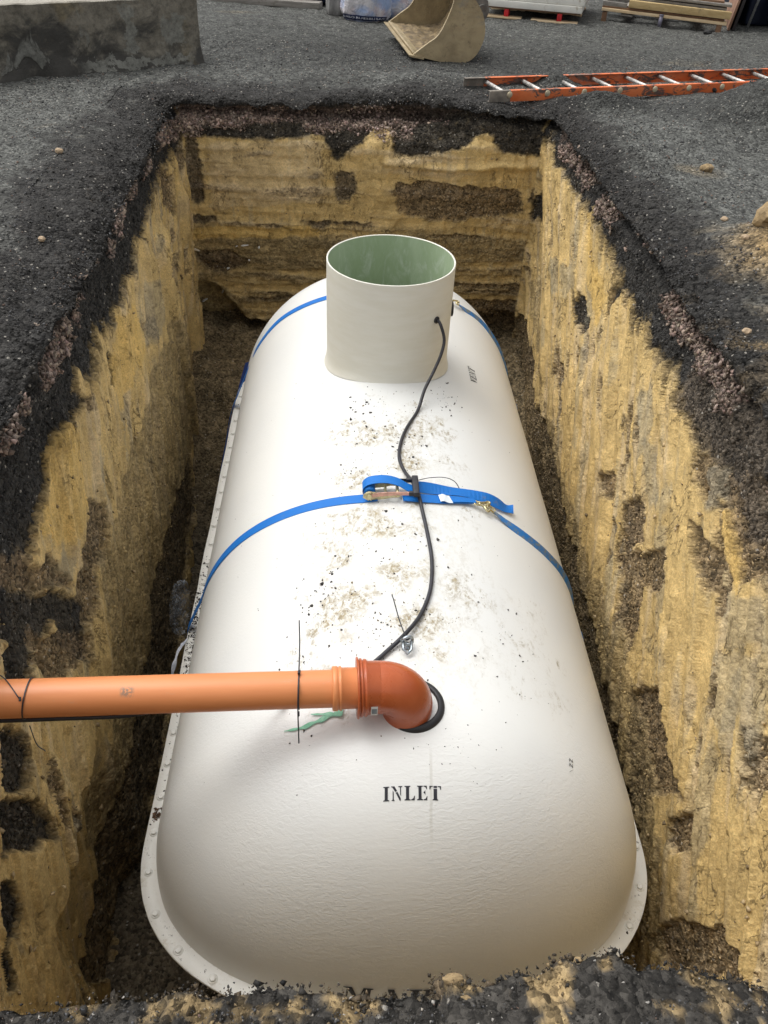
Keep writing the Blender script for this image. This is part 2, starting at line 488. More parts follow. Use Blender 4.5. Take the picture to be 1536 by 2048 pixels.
def ground_h(x, y):
    h = .020*fbm(x*1.1, y*1.1, 0*x+3.3, 3)+.022*fbm(x*4, y*4, 0*x+7.7, 5)*sstep(.7, 1.5, y)+.009*fbm(x*21, y*21, 0*x, 3)
    def mound(cx, cy, rx, ry, a, rot=0):
        c, s_ = math.cos(rot), math.sin(rot)
        u, v = (x-cx)*c+(y-cy)*s_, -(x-cx)*s_+(y-cy)*c
        return a*np.exp(-((u/rx)**2+(v/ry)**2)*1.2)
    h = h+mound(2.80, 5.80, .50, .50, .27)+mound(3.7, 5.8, .6, .4, .16)+mound(2.1, 5.3, .22, .5, .06)+mound(1.62, 5.2, .14, .5, .05)+mound(2.25, 3.45, .35, .4, .14)          # heap at the far right
    h = h+mound(1.78, 6.20, .30, .13, .085)+mound(1.53, 6.78, .15, .16, .100)      # soil on the ladder
    h = h+mound(.55, 6.75, .7, .25, .05)+mound(2.05, 3.45, .45, .4, .10)+mound(-1.0, 8.6, 1.0, .8, .05)
    h = h+mound(1.75, 4.6, .25, 1.2, .05)-mound(2.4, 7.1, .9, .12, .02)
    # the edge has crumbled and dips towards the pit
    dl = np.maximum(-1.14-x, 0)
    near = (y > .3) & (y < 6.4)
    h = h+.045*fbm(x*2.6, y*2.6, 0*x+11, 4)*np.exp(-(rim_dist(x, y)/.45)**2)*sstep(1.0, 1.6, y)
    h = h-.085*np.exp(-(dl/.22)**2)*sstep(6.2, 4.8, y)*(x < -.9)*near
    return h

def rim_dist(x, y):
    dx = np.maximum(np.maximum(-1.12-x, x-1.385), 0)
    dy = np.maximum(np.maximum(.53-y, y-6.05), 0)
    return np.hypot(dx, dy)

def ground_color(x, y):
    n1 = fbm(x*1.7, y*1.7, 0*x+1.5, 5)
    n2 = fbm(x*9, y*9, 0*x+4.5, 4)
    d = rim_dist(x, y)
    c = np.array(EARTH['surf'][0])[None]*np.ones((x.size, 1))
    c = c*(1+.20*n1.reshape(-1, 1)+.30*n2.reshape(-1, 1))
    # freshly broken dark edge
    wid = np.where(x < -1, .50, np.where(x > 1.3, np.interp(y, [2, 3.3, 5.5], [.95, .42, .26]), .52))
    k = sstep(1.25, .55, (d/wid+.6*n1+.5*n2)).reshape(-1, 1)
    c = c*(1-k)+np.array(EARTH['dark'][0])*k*(1+.3*n2.reshape(-1, 1))
    # darker loose heaps, far side darker
    def blob(cx, cy, rx, ry): return np.exp(-(((x-cx)/rx)**2+((y-cy)/ry)**2))
    k2 = np.clip(blob(2.8, 5.85, .7, .5)*1.4+blob(3.6, 6.1, .8, .45)+blob(1.78, 6.2, .35, .2)+blob(1.5, 6.85, .25, .25)+blob(.5, 7.6, 2.2, .9)*.8+n2*.3, 0, .8).reshape(-1, 1)
    c = c*(1-k2*.62)
    # tan crumbs of clay on the right
    k3 = np.clip(blob(1.93, 3.45, .26, .33)*1.5+blob(1.75, 2.4, .35, .5)*.9+n2*.6-.25, 0, 1).reshape(-1, 1)
    c = c*(1-k3)+np.array([.28, .195, .095])*k3
    k4 = np.clip(blob(1.95, 4.7, .18, .1)+blob(-1.1, 9.3, .3, .2)*.8+blob(2.9, 7.8, .6, .2)*.5+n2*.4-.35, 0, 1).reshape(-1, 1)
    c = c*(1-k4)+np.array([.2, .16, .10])*k4
    c = c*(1-.25*sstep(6.8, 8, y).reshape(-1, 1)*(.7+n1.reshape(-1, 1)))
    return np.clip(c, .008, .8)

def inside(poly, x, y):
    r = np.zeros(x.shape, bool)
    n = len(poly)
    for i in range(n):
        x1, y1 = poly[i]; x2, y2 = poly[(i+1) % n]
        if y1 == y2: continue
        c = ((y1 > y) != (y2 > y)) & (x < (x2-x1)*(y-y1)/(y2-y1)+x1)
        r ^= c
    return r

# soil shader shared by the ground, the pit walls and the floor
m = MT('soil')
att = m.n('ShaderNodeAttribute', _attribute_name='soil')
P = m.pos()
rough = att.outputs['Alpha']
v1 = m.vor(P, 80); v2 = m.vor(P, 27)
wp = m.noise(P, 30, 3)
rv1 = m.sep(v1.outputs['Color'])[0]
rv2 = m.sep(v2.outputs['Color'])[1]
nz = m.noise(P, 9, 8, 0.7)
nf = m.noise(P, 140, 4, 0.7)
tone = m.math('ADD', m.ramp(rv1, 0, 1, .35, 1.55), m.math('MULTIPLY', m.math('SUBTRACT', rv2, .5), .55))
tone = m.mix(rough, m.ramp(nf, .3, .7, .78, 1.2), tone)
tone2 = m.ramp(nz, .28, .74, .62, 1.32)
base = m.mix(1.0, att.outputs['Color'], tone, 'MULTIPLY')
base = m.mix(1.0, base, m.mix(rough, m.ramp(nz, .28, .74, .84, 1.14), tone2), 'MULTIPLY')
# pale chips
chip = m.math('MULTIPLY', m.math('GREATER_THAN', rv1, .972), m.math('LESS_THAN', v1.outputs['Distance'], .42))
chip = m.math('MULTIPLY', chip, m.ramp(rough, .45, .75))
base = m.mix(m.math('MULTIPLY', chip, .75), base, (.42, .39, .34))
# small pits and crumbs on the smooth clay
smoothk = m.math('SUBTRACT', 1.0, rough, clamp=True)
crumb = m.ramp(m.noise(P, 38, 6, .75), .66, .71)
crk = m.math('ABSOLUTE', m.math('SUBTRACT', m.noise(m.pos((9, 9, 3.2)), 1.0, 7, .62, .7), .5))
crk = m.math('MULTIPLY', m.ramp(crk, .0085, .002), m.ramp(m.noise(P, 3.1, 4, .6), .50, .60))
base = m.mix(m.math('MULTIPLY', m.math('MULTIPLY', crumb, smoothk), .5), base, (.20, .145, .08))
base = m.mix(m.math('MULTIPLY', m.math('MULTIPLY', crk, smoothk), .65), base, (.13, .09, .05))
# bump: stones where it is rough, dragged scratches where it is smooth
px_, py_, pz_ = m.sep(P)[:3]
shr = m.math('MULTIPLY', m.ramp(px_, 0, .3, .5, .9), m.ramp(py_, 5.55, 5.8, 1, 0))
pysh = m.math('SUBTRACT', py_, m.math('MULTIPLY', shr, pz_))
cmb = m.n('ShaderNodeCombineXYZ', X=m.math('MULTIPLY', px_, 75), Y=m.math('MULTIPLY', pysh, 75), Z=m.math('MULTIPLY', pz_, 5))
scr = m.noise(cmb.outputs[0], 1.0, 5, .65, .4)
hst = m.math('MULTIPLY', m.math('SUBTRACT', 1.0, v1.outputs['Distance']), rough)
hst2 = m.math('MULTIPLY', m.math('SUBTRACT', 1.0, v2.outputs['Distance']), m.math('MULTIPLY', rough, 1.3))
hh = m.math('ADD', m.math('ADD', hst, hst2), m.math('MULTIPLY', scr, m.math('MULTIPLY', smoothk, .40)))
hh = m.math('ADD', hh, m.math('MULTIPLY', m.noise(P, 55, 6, .7), m.ramp(rough, 0, 1, .38, 1.0)))
hh = m.math('SUBTRACT', hh, m.math('MULTIPLY', m.math('MULTIPLY', crk, smoothk), .9))
SOIL = m.out(base, m.ramp(rough, 0, 1, .66, .9), m.bump(hh, 1.0, .013), 0, .3)

# ---- ring: collar of ground, rim, wall; one grid round the pit
bx0, bx1, by0, by1, rad = -1.15, 1.385, .53, 5.95, .10
def rrect():
    pts = []
    def arc(cx, cy, a0):
        for k in range(13):
            a = a0+math.pi/2*k/12
            pts.append((cx+rad*math.cos(a), cy+rad*math.sin(a)))
    arc(bx1-rad, by1-rad, 0); arc(bx0+rad, by1-rad, math.pi/2); arc(bx0+rad, by0+rad, math.pi); arc(bx1-rad, by0+rad, 1.5*math.pi)
    pts.append(pts[0])
    pts = np.array(pts)
    L = np.r_[0, np.cumsum(np.hypot(*np.diff(pts, axis=0).T))]
    # finer sampling near the camera
    sN = 2000
    mid = np.linspace(0, L[-1], 4001)
    yy = np.interp(mid, L, pts[:, 1])
    dens = 1.0+1.6*np.clip((1.6-yy)/1.2, 0, 1)+.25*np.clip((3.5-yy)/2, 0, 1)
    cdf = np.r_[0, np.cumsum((dens[1:]+dens[:-1])/2)]
    s_ = np.interp(np.linspace(0, cdf[-1], sN+1)[:-1], cdf, mid)
    return np.stack([np.interp(s_, L, pts[:, 0]), np.interp(s_, L, pts[:, 1])], 1)
RP = rrect()
U = len(RP)
A = (RP[:, 0]-bx0)/(bx1-bx0)
B = (RP[:, 1]-by0)/(by1-by0)
dcol = np.r_[np.linspace(.62, .16, 30), np.linspace(.15, .0, 15)]     # distance outward of the rim
zz = -np.r_[.004, .012, .022, .034, np.linspace(.045, 2.36, 320)]
rows = []
for d in dcol:
    Yn = by0+B*(by1-by0)
    X = (XL(Yn, 0)-d)*(1-A)+(XR(Yn, 0)+d)*A
    Y = (YF(X, 0)-d)*(1-B)+(YB(X, 0)+d)*B
    zr = ground_h(X, Y)-.02*sstep(.07, 0, d)-.05*sstep(.5, .62, d)
    rows.append(np.stack([X, Y, zr], 1))
z0 = rows[-1][:, 2].copy()
for z in zz:
    Yn = by0+B*(by1-by0)
    X = XL(Yn, z)*(1-A)+XR(Yn, z)*A
    Y = YF(X, z)*(1-B)+YB(X, z)*B
    k = math.exp(z/.35)
    rows.append(np.stack([X, Y, z+z0*k], 1))
G = np.array(rows)            # rows x U x 3
NR = len(G)
nc = len(dcol)
def normals(G):
    du = np.roll(G, -1, 1)-np.roll(G, 1, 1)
    dv = np.empty_like(G); dv[1:-1] = G[2:]-G[:-2]; dv[0] = G[1]-G[0]; dv[-1] = G[-1]-G[-2]
    n = np.cross(du, dv)
    return n/(np.linalg.norm(n, axis=2)[..., None]+1e-9)
N0 = normals(G)
if N0[5, :, 2].mean() < 0: N0 = -N0
# colour and roughness classes on the wall
gx, gy, gz = G[..., 0], G[..., 1], G[..., 2]
wallmask = np.zeros((NR, U)); wallmask[nc:] = 1
side = np.where(A < .02, 0, np.where(A > .98, 1, np.where(B > .5, 2, 3)))   # left right back front
sideG = np.broadcast_to(side, (NR, U))
zw = gz
nA = fbm(gx*2.2, gy*2.2, gz*2.2, 5)
nB = fbm(gx*9+3, gy*9, gz*9, 5)
sh = np.where(sideG == 1, .9, np.where(sideG == 0, .5, 0.0))
gys = gy-sh*gz
nS = fbm(gx*11, gys*11, gz*1.6, 5)           # upright streaks from the digger's teeth
nS2 = fbm(gx*26+9, gys*26, gz*2.6, 4)
nH = fbm(gx*1.2, gy*1.2, gz*13, 5)          # level beds
C3 = np.zeros((NR, U, 3)); R1 = np.zeros((NR, U))
def paint(mask, kind, amt=1.0):
    global C3, R1
    c, r = EARTH[kind]
    k = mask*amt
    C3 = C3*(1-k[..., None])+np.array(c)*k[..., None]
    R1 = R1*(1-k)+r*k
one = np.ones((NR, U))
paint(one, 'clay')
isB = (sideG == 2)
paint(sstep(.0, .35, np.where(isB, nH, nS)+.35*nA), 'tan', .8)
paint(sstep(.16, .34, nS2*.7+nA*.6), 'ltgrey', .45)
paint(sstep(.26, .36, nA+.45*nS+.25*nB)*(zw < -.3)*~isB, 'brown', .75)
paint(sstep(.24, .34, fbm(gx*5+31, gys*5, gz*1.6, 5)+.2*nB)*(zw < -.3)*~isB, 'grey', .45)
paint(isB*sstep(-.78, -.86, zw+.05*nA)*sstep(-.25, .25, nH+.3*nB), 'olive', .8)
paint(isB*sstep(.10, .25, nH+.5*nB-.12)*(zw < -.5), 'brown', .55)
nF = fbm(gx*30+11, gy*30, gz*np.where(isB, 30, 12), 4)
# topsoil band everywhere
lim = np.select([sideG == 0, sideG == 1, sideG == 2], [-.34-.03*(5-gy)*1.4, -.22-.05*(5-gy), -.20*one], -.30)
paint(sstep(-.05, .05, zw-lim+.10*nS2+.06*nB)*(sideG != 2), 'dark')
pw, pz = gx, gz
warp1 = .035*fbm(gx*7, gy*7, gz*7+5, 4)
warp2 = .05*fbm(gx*7+40, gy*7, gz*7, 4)
strk = .07*fbm(gx*12, gys*12, gz*1.6+8, 4)
for w, kind, poly in PATCHES:
    sd_ = {'L': 0, 'R': 1, 'B': 2}[w]
    s_ = (gx if w == 'B' else gy)+warp1
    t_ = gz+warp2*(.6 if w == 'B' else 1)+(strk if w != 'B' else .2*strk)
    pa = np.array(poly)
    box = (sideG == sd_) & (s_ > pa[:, 0].min()-.02) & (s_ < pa[:, 0].max()+.02) & (t_ > pa[:, 1].min()-.02) & (t_ < pa[:, 1].max()+.02)
    msk = np.zeros((NR, U))
    msk[box] = inside(poly, s_[box], t_[box])
    for _ in range(7):
        msk = (msk*2+np.roll(msk, 1, 1)+np.roll(msk, -1, 1)+np.roll(msk, 1, 0)+np.roll(msk, -1, 0))/6
    msk = sstep(.16, .86, msk+.62*nF)*(msk > .02)
    if w == 'B' and kind == 'dark' and poly[0][1] < 0.1: kind = 'sooty'
    paint(msk, kind, {'pink': .9, 'dark': .96, 'tan': .5, 'grey': .5, 'ltgrey': .6, 'ochre': .7, 'olive': .7}.get(kind, .85))
# front bank
isF = (sideG == 3)
paint(isF*sstep(-.1, .25, nB+.5*nA+.05), 'brown', .9)
paint(isF*sstep(.25, .4, nB-.3*nA), 'brown', .9)
# seam of stones under the surface, round the whole pit
nSm = fbm(gx*1.6+70, gy*1.6, gz*3, 3)
ztop = np.where(sideG == 0, -.06, -.035)
zs_ = zw-ztop+.09*fbm(gx*1.4+5, gy*1.4, 0*gz+9, 3)
seam = sstep(.01, -.03, zs_+.03*nB)*sstep(-.15, -.08, zs_+.06*nB+.07*nSm)*(sideG != 3)
seam = seam*sstep(-.10, .12, nSm*1.4+.5*nB+.10*(sideG != 1))
paint(seam, 'pink', .6)
wc = C3.reshape(-1, 3)*(1+.16*nA.reshape(-1, 1)+.24*nB.reshape(-1, 1)+.10*nS2.reshape(-1, 1))
gc = ground_color(gx.ravel(), gy.ravel())
km = sstep(-.03, .0, np.where(wallmask > 0, zz[np.clip(np.arange(NR)-nc, 0, None)][:, None], 0)).reshape(-1, 1)
colr = wc*(1-km)+gc*km
nF2 = fbm(gx*22+4, gy*22, gz*22, 5)
fr = ((gy < 1.0) & (wallmask < 1)).reshape(-1, 1)*1.0
nbf = sstep(.0, .25, nB*1.3+.9*nF2-.20+.36*np.exp(-((gx-.27+.1*nA)/.15)**2)*sstep(.50, .54, gy+.04*nB)+.26*sstep(-.05, -.2, gx)*sstep(.485, .505, gy+.03*nB)).reshape(-1, 1)*.85
colr = np.where(fr > 0, np.array([.062, .057, .050])*(1-nbf)+np.array([.36, .26, .13])*nbf, colr)
rghv = (R1.reshape(-1, 1)*(1-km)+.85*km)
# relief
plA = fbm(gx*5+3, gys*5, gz*.9+np.where(isB, 1.9*gz, 0), 5)
plB = fbm(gx*12+33, gys*12, gz*1.7+8+np.where(isB, 4*gz, 0), 5)
plates = .020*sstep(.02, .05, plA)+.014*sstep(.10, .125, plB+.3*plA)-.012*sstep(-.10, -.13, plB)+.010*sstep(-.16, -.13, plA-.2*plB)
nC = fbm(gx*34, gy*34, gz*34, 3)
lump_ = np.abs(fbm(gx*14+5, gy*14, gz*14, 3))
disp = wallmask*(.022*fbm(gx*1.3, gy*1.3, gz*1.3, 3)+(1-R1)*(.006*nS+.0035*nS2+np.where(isB, .35, .75)*plates)+R1*(.018*nB+.010*nC+.022*lump_+.3*plates)-.026*sstep(.45, .7, R1))
disp += isB*wallmask*(.022*nH)
disp -= wallmask*np.clip(.11+.12*nA+.08*nSm, 0, .19)*np.exp(-((zw+.070+.04*nSm)/.028)**2)*(sideG != 3)      # hollow under the crust
ledge = np.exp(-((zw+.36+.05*nA)/.03)**2)*(gx > .25)*isB
disp += .03*ledge
# hollow at the foot of the back left corner, scoop in the left wall near the camera
zthr = np.interp(gx, [-1.18, -1.02, -.78, -.45, .1], [-1.22, -1.28, -1.56, -1.64, -1.62])
disp -= isB*wallmask*.20*sstep(.02, -.10, zw-zthr+.10*nA+.05*nB)*sstep(.3, -.1, gx)
disp -= isB*wallmask*.18*sstep(-1.45, -1.6, zw+.1*nA)*sstep(.6, .9, gx)
isL = (sideG == 0)
disp -= isL*wallmask*.10*sstep(-1.42, -1.50, zw+.10*nA+.35*(gy-1.6)**2*0)*sstep(1.15, 1.35, gy)*sstep(2.05, 1.8, gy+.1*nA)
disp += isL*wallmask*.05*sstep(.02, .10, fbm(gy*3.1, 0*gx, gz*.35+2, 2))*sstep(-.4, -.6, zw)*sstep(4.2, 5.0, gy)
disp += (1-wallmask)*(.006*nB+.004*fbm(gx*34, gy*34, gz*34, 3))
depth_ = np.where(wallmask > 0, -zz[np.clip(np.arange(NR)-nc, 0, None)][:, None], np.r_[dcol, np.zeros(NR-nc)][:, None]*.9)
disp += (gy > 1.0)*np.exp(-(depth_/.26)**2)*(.10*fbm(gx*1.7+13, gy*1.7, 0*gz+.4, 4)+.03*fbm(gx*5+3, gy*5, 0*gz+4, 4))
# crumbled lumps along the rim
rimk = np.exp(-(np.where(wallmask > 0, -zz[np.clip(np.arange(NR)-nc, 0, None)][:, None], np.r_[dcol, np.zeros(NR-nc)][:, None])/.10)**2)
disp += rimk*(.075*fbm(gx*4.2, gy*4.2, gz*4.2, 5)+.05*lump_)
frontk = (gy < .9)
disp = np.where(frontk, disp*.55+rimk*.012*fbm(gx*18, gy*18, gz*18, 4), disp)
G = G+N0*disp[..., None]
q = (np.arange(NR-1)[:, None]*U+np.arange(U)[None]); q2 = (np.arange(NR-1)[:, None]*U+(np.arange(U)[None]+1) % U)
Q = np.stack([q, q2, q2+U, q+U], 2)
soilv = np.concatenate([np.clip(colr, .006, .8), rghv], 1)
def sub(name, r0, r1):
    V = G[r0:r1+1].reshape(-1, 3)
    Qs = (Q[r0:r1]-r0*U).reshape(-1, 4)
    return V, Qs, soilv.reshape(NR, U, 4)[r0:r1+1].reshape(-1, 4)
flip = None
V, Qs, Cw = sub('w', nc+2, NR-1)
nn = np.cross(V[Qs[:, 1]]-V[Qs[:, 0]], V[Qs[:, 3]]-V[Qs[:, 0]])
cen = V[Qs].mean(1)
flip = ((nn*(np.array([.1, 3.2, -1])-cen)).sum(1)).mean() < 0
if flip: Qs = Qs[:, ::-1]
me = grid_mesh('pit_wall', V, Qs); vcol(me, 'soil', Cw); me.materials.append(SOIL)
pw_o = bpy.data.objects.new('pit_wall', me); col.objects.link(pw_o); tag(pw_o, kind='structure')
# ---- ground: collar plus sheet to the horizon
V1, Q1, C1 = sub('g', 0, nc+2)
if flip: Q1 = Q1[:, ::-1]
def axis(parts):
    return np.unique(np.round(np.concatenate([np.arange(a, b, s_) for a, b, s_ in parts]), 4))
hx0, hx1, hy0, hy1 = -1.08-.47, 1.36+.47, .53-.45, 5.95+.45
xs = axis([(-80, -8, 6), (-8, -3, .25), (-3, hx0, .03), (hx0, hx1, .03), (hx1, 5.2, .03), (5.2, 10, .3), (10, 86, 6)])
ys = axis([(-60, -1.5, 5), (-1.5, hy0, .08), (hy0, hy1, .03), (hy1, 11.2, .03), (11.2, 16, .25), (16, 120, 6)])
XX, YY = np.meshgrid(xs, ys)
ZZ = ground_h(XX, YY)*sstep(30, 12, np.abs(YY))+.006*fbm(XX*34, YY*34, 0*XX, 2)
V2 = np.stack([XX, YY, ZZ], 2).reshape(-1, 3)
nx = len(xs)
ii, jj = np.meshgrid(np.arange(len(ys)-1), np.arange(nx-1), indexing='ij')
cx_, cy_ = (XX[:-1, :-1]+XX[1:, 1:])/2, (YY[:-1, :-1]+YY[1:, 1:])/2
keep = ~((cx_ > hx0) & (cx_ < hx1) & (cy_ > hy0) & (cy_ < hy1))
a = (ii*nx+jj)[keep]
Q2 = np.stack([a, a+1, a+nx+1, a+nx], 1)
gcol = ground_color(XX.ravel(), YY.ravel())
C2 = np.concatenate([gcol, np.full((len(gcol), 1), .8)], 1)
me = grid_mesh('ground', np.concatenate([V1, V2]), np.concatenate([Q1, Q2+len(V1)]))
vcol(me, 'soil', np.concatenate([C1, C2])); me.materials.append(SOIL)
go = bpy.data.objects.new('ground', me); col.objects.link(go); tag(go, kind='structure')
# ---- floor of the pit
fx = np.arange(-1.5, 1.75, .025); fy = np.arange(.5, 6.5, .025)
XX, YY = np.meshgrid(fx, fy)
ZZ = -2.34+.03*fbm(XX*2, YY*2, 0*XX, 4)+.02*fbm(XX*9, YY*9, 0*XX, 4)+sstep(4.0, 5.85, YY)*(.62+.16*fbm(XX*3, YY*3, 0*XX+5, 4))+.12*sstep(-.95, -1.15, XX)
V3 = np.stack([XX, YY, ZZ], 2).reshape(-1, 3); nx = len(fx)
ii, jj = np.meshgrid(np.arange(len(fy)-1), np.arange(nx-1), indexing='ij'); a = (ii*nx+jj).ravel()
n1 = fbm(XX*3, YY*3, 0*XX+2, 4).reshape(-1, 1)
cf = (np.array([.13, .105, .07])*(1-sstep(3.9, 4.8, YY)).reshape(-1, 1)+np.array([.21, .16, .09])*sstep(3.9, 4.8, YY).reshape(-1, 1))*(1+.5*n1)
me = grid_mesh('pit_floor', V3, np.stack([a, a+1, a+nx+1, a+nx], 1))
vcol(me, 'soil', np.concatenate([np.clip(cf, .01, 1), np.full((len(cf), 1), .8)], 1)); me.materials.append(SOIL)
fo = bpy.data.objects.new('pit_floor', me); col.objects.link(fo); tag(fo, kind='structure')

# ---- loose stones: on the ground, in the seam, on the rough parts of the wall
m = MT('loose_stone')
att = m.n('ShaderNodeAttribute', _attribute_name='tint')
STONE = m.out(att.outputs['Color'], .75, m.bump(m.noise(m.pos(), 160, 4, .7), .5, .002), 0, .35)
octv = np.array([[1, 0, 0], [-1, 0, 0], [0, 1, 0], [0, -1, 0], [0, 0, 1], [0, 0, -1]], float)
octf = np.array([[0, 2, 4], [2, 1, 4], [1, 3, 4], [3, 0, 4], [2, 0, 5], [1, 2, 5], [3, 1, 5], [0, 3, 5]])
def stones(name, P, size, tint, r=rng):
    n = len(P)
    q = r.normal(size=(n, 4)); q /= np.linalg.norm(q, axis=1)[:, None]
    w, x, y, z = q.T
    Rm = np.stack([1-2*(y*y+z*z), 2*(x*y-z*w), 2*(x*z+y*w), 2*(x*y+z*w), 1-2*(x*x+z*z), 2*(y*z-x*w), 2*(x*z-y*w), 2*(y*z+x*w), 1-2*(x*x+y*y)], 1).reshape(n, 3, 3)
    sc = size[:, None, None]*np.array([1.0, .75, .55])[None, None]*(.75+.5*r.random((n, 6, 1)))
    V = octv[None]*sc+r.normal(size=(n, 6, 3))*size[:, None, None]*.22
    V = np.einsum('nij,nkj->nki', Rm, V)+P[:, None]
    F = (octf[None]+6*np.arange(n)[:, None, None]).reshape(-1, 3)
    me = grid_mesh(name, V.reshape(-1, 3), F, smooth=False)
    vcol(me, 'tint', np.concatenate([np.repeat(tint, 6, 0), np.ones((n*6, 1))], 1))
    me.materials.append(STONE)
    o = bpy.data.objects.new(name, me); col.objects.link(o)
    return o
def pick_tint(n, base, r=rng):
    t = base*(.55+.9*r.random((n, 1)))
    k = r.random(n)
    t[k > .93] = np.array([.30, .27, .23])*(.6+.7*r.random((int((k > .93).sum()), 1)))
    t[(k > .86) & (k <= .93)] = np.array([.17, .115, .09])
    return t
# on the surface
n = 42000
yy = .45+rng.random(n)**1.7*7.5
xx = np.where(yy < .56, rng.uniform(-.8, 1.1, n), rng.uniform(-2.6, 3.6, n)*np.clip(.35+yy*.13, 0, 1))
ok = ~((xx > -1.10) & (xx < 1.37) & (yy > .50) & (yy < 6.0))
xx, yy = xx[ok], yy[ok]
sz = (.0025+.0045*rng.random(len(xx))**3+.0012*yy*.3)*np.where(yy < 1, .55, 1)
S1 = (np.stack([xx, yy, ground_h(xx, yy)+.2*sz], 1), sz, pick_tint(len(xx), np.array([[.075, .075, .077]])))
# on the wall grid, by roughness
def wall_pick(w, n):
    w = w.ravel(); cdf = np.cumsum(w); idx = np.searchsorted(cdf, rng.random(n)*cdf[-1])
    idx = np.clip(idx, 0, len(w)-1)
    return idx
N1 = normals(G); N1 = N1 if (N1[5, :, 2].mean() > 0) else -N1
Gf, Nf, Cf = G.reshape(-1, 3), N1.reshape(-1, 3), np.clip(colr, .01, .8)
i1 = wall_pick(wallmask*seam*(isF == 0), 26000)
s1 = .004+.014*rng.random(len(i1))**2.2
t1 = np.array([[.24, .18, .145]])*(.35+1.25*rng.random((len(i1), 1))**1.3)*np.where(Gf[i1, 1:2] > 5.5, 1.3, 1)*(1+.035*rng.normal(size=(len(i1), 3)))
i2 = wall_pick(wallmask*np.clip(R1-.35, 0, 1)*(zw > -1.9), 46000)
s2 = .0035+.007*rng.random(len(i2))**2.5
t2 = Cf[i2]*(.55+1.1*rng.random((len(i2), 1)))*np.where(Gf[i2, 1:2] < 1.0, .5, 1)
i3 = wall_pick(rimk*((G[..., 1] < 1.0) & (G[..., 2] > -.2)), 26000)
s3 = .0012+.0034*rng.random(len(i3))**3
t3 = Cf[i3]*.62*(.5+1.1*rng.random((len(i3), 1))); kk = rng.random(len(i3)) > .96; t3[kk] = [.35, .33, .3]
i5 = wall_pick(wallmask*(R1 < .4)*(zw > -2.0)*(sideG != 3), 1500)
s5 = .004+.010*rng.random(len(i5))**2.5
t5 = np.array([[.36, .27, .15]])*(.4+1.0*rng.random((len(i5), 1)))
i4 = wall_pick((1-wallmask)*(rimk+.15)*(G[..., 1] > 1), 16000)
s4 = .003+.007*rng.random(len(i4))**2.5
t4 = Cf[i4]*(.5+1.1*rng.random((len(i4), 1)))
PP = np.concatenate([S1[0]]+[Gf[i]+Nf[i]*(.15*s)[:, None]+rng.normal(size=(len(i), 3))*.006 for i, s in ((i1, s1), (i2, s2), (i3, s3*.9), (i4, s4), (i5, s5))])
o = stones('loose_gravel', PP, np.concatenate([S1[1], s1, s2, s3, s4, s5]), np.clip(np.concatenate([S1[2], t1, t2, t3, t4, t5]), .01, .7))
tag(o, 'loose dark gravel and brown stone chips strewn on the ground and pit walls', 'gravel', kind='stuff')

# ------------------------------------------------------------------ the tank
X0, R, ZC = .2069, .8465, -1.4344
YFR, YBK, LF, LB, EX = 1.0, 5.1, .55, .5, 2.3
def rr(y):
    y = np.asarray(y, float)
    t = np.where(y < YFR+LF, (YFR+LF-y)/LF, np.where(y > YBK-LB, (y-YBK+LB)/LB, 0))
    return R*(1-np.clip(t, 0, 1)**EX)**(1/EX)
def tp(a, y, off=0.0):
    """point on the tank: a in degrees from the crown, y along the axis"""
    a = math.radians(a); r = float(rr(y))+off
    return np.array([X0+r*math.sin(a), y, ZC+r*math.cos(a)])
def frame(a, y, off=0.0):
    ar = math.radians(a)
    o = tp(a, y, off)
    t = np.array([math.cos(ar), 0, -math.sin(ar)]); e = np.array([0, 1.0, 0]); n = np.array([math.sin(ar), 0, math.cos(ar)])
    return lambda u, v, w: o+u*t+v*e+w*n

m = MT('white_gelcoat')
P = m.pos()
px_, py_, pz_ = m.sep(P)[:3]
wr = m.noise(m.pos((34, 85, 85)), 1.0, 5, .6, .9)
wf = m.noise(m.pos((90, 150, 150)), 1.0, 4, .6)
low = m.noise(P, 2.2, 3)
# dirt walked over the crown
def near(x, c, h): return m.ramp(m.math('ABSOLUTE', m.math('SUBTRACT', x, c)), h, h*.35)
zone = m.math('MULTIPLY', near(px_, .20, .42), near(py_, 2.40, 1.15))
zone2 = m.math('MULTIPLY', near(px_, .62, .22), near(py_, 1.85, .40))
zone3 = m.math('MULTIPLY', near(px_, .14, .40), near(py_, 1.95, .60))
zone = m.math('MAXIMUM', m.math('MULTIPLY', zone, .85), m.math('MAXIMUM', m.math('MULTIPLY', zone2, .38), zone3))
dn1 = m.noise(m.pos((15, 9, 15)), 1.0, 8, .72, 1.2)
dn2 = m.noise(m.pos((70, 45, 70)), 1.0, 6, .75, .5)
dsum = m.math('ADD', m.math('MULTIPLY', dn1, .60), m.math('MULTIPLY', dn2, .45))
dmask = m.ramp(m.math('ADD', dsum, m.math('MULTIPLY', zone, .20)), .585, .73)
dmask = m.math('MULTIPLY', dmask, m.ramp(m.noise(P, 5.5, 3, .5), .44, .60, .22, 1.0))
dmask = m.math('MULTIPLY', dmask, m.ramp(m.noise(m.pos((42, 30, 42)), 1.0, 5, .8, .8), .40, .60, .15, 1.0))
dmask = m.math('MULTIPLY', dmask, m.ramp(zone, .02, .3))
spk = m.ramp(m.noise(P, 120, 4, .8), .665, .70)
spm = m.math('MULTIPLY', spk, m.ramp(m.math('ADD', zone, m.math('MULTIPLY', dn1, .6)), .5, .95))
basec = m.mix(m.ramp(low, .35, .65), (.745, .745, .715), (.715, .72, .70))
basec = m.mix(m.math('MULTIPLY', dmask, .95), basec, m.mix(m.ramp(dn2, .4, .6), (.42, .35, .21), (.27, .215, .12)))
basec = m.mix(m.math('MULTIPLY', spm, .85), basec, (.16, .13, .08))
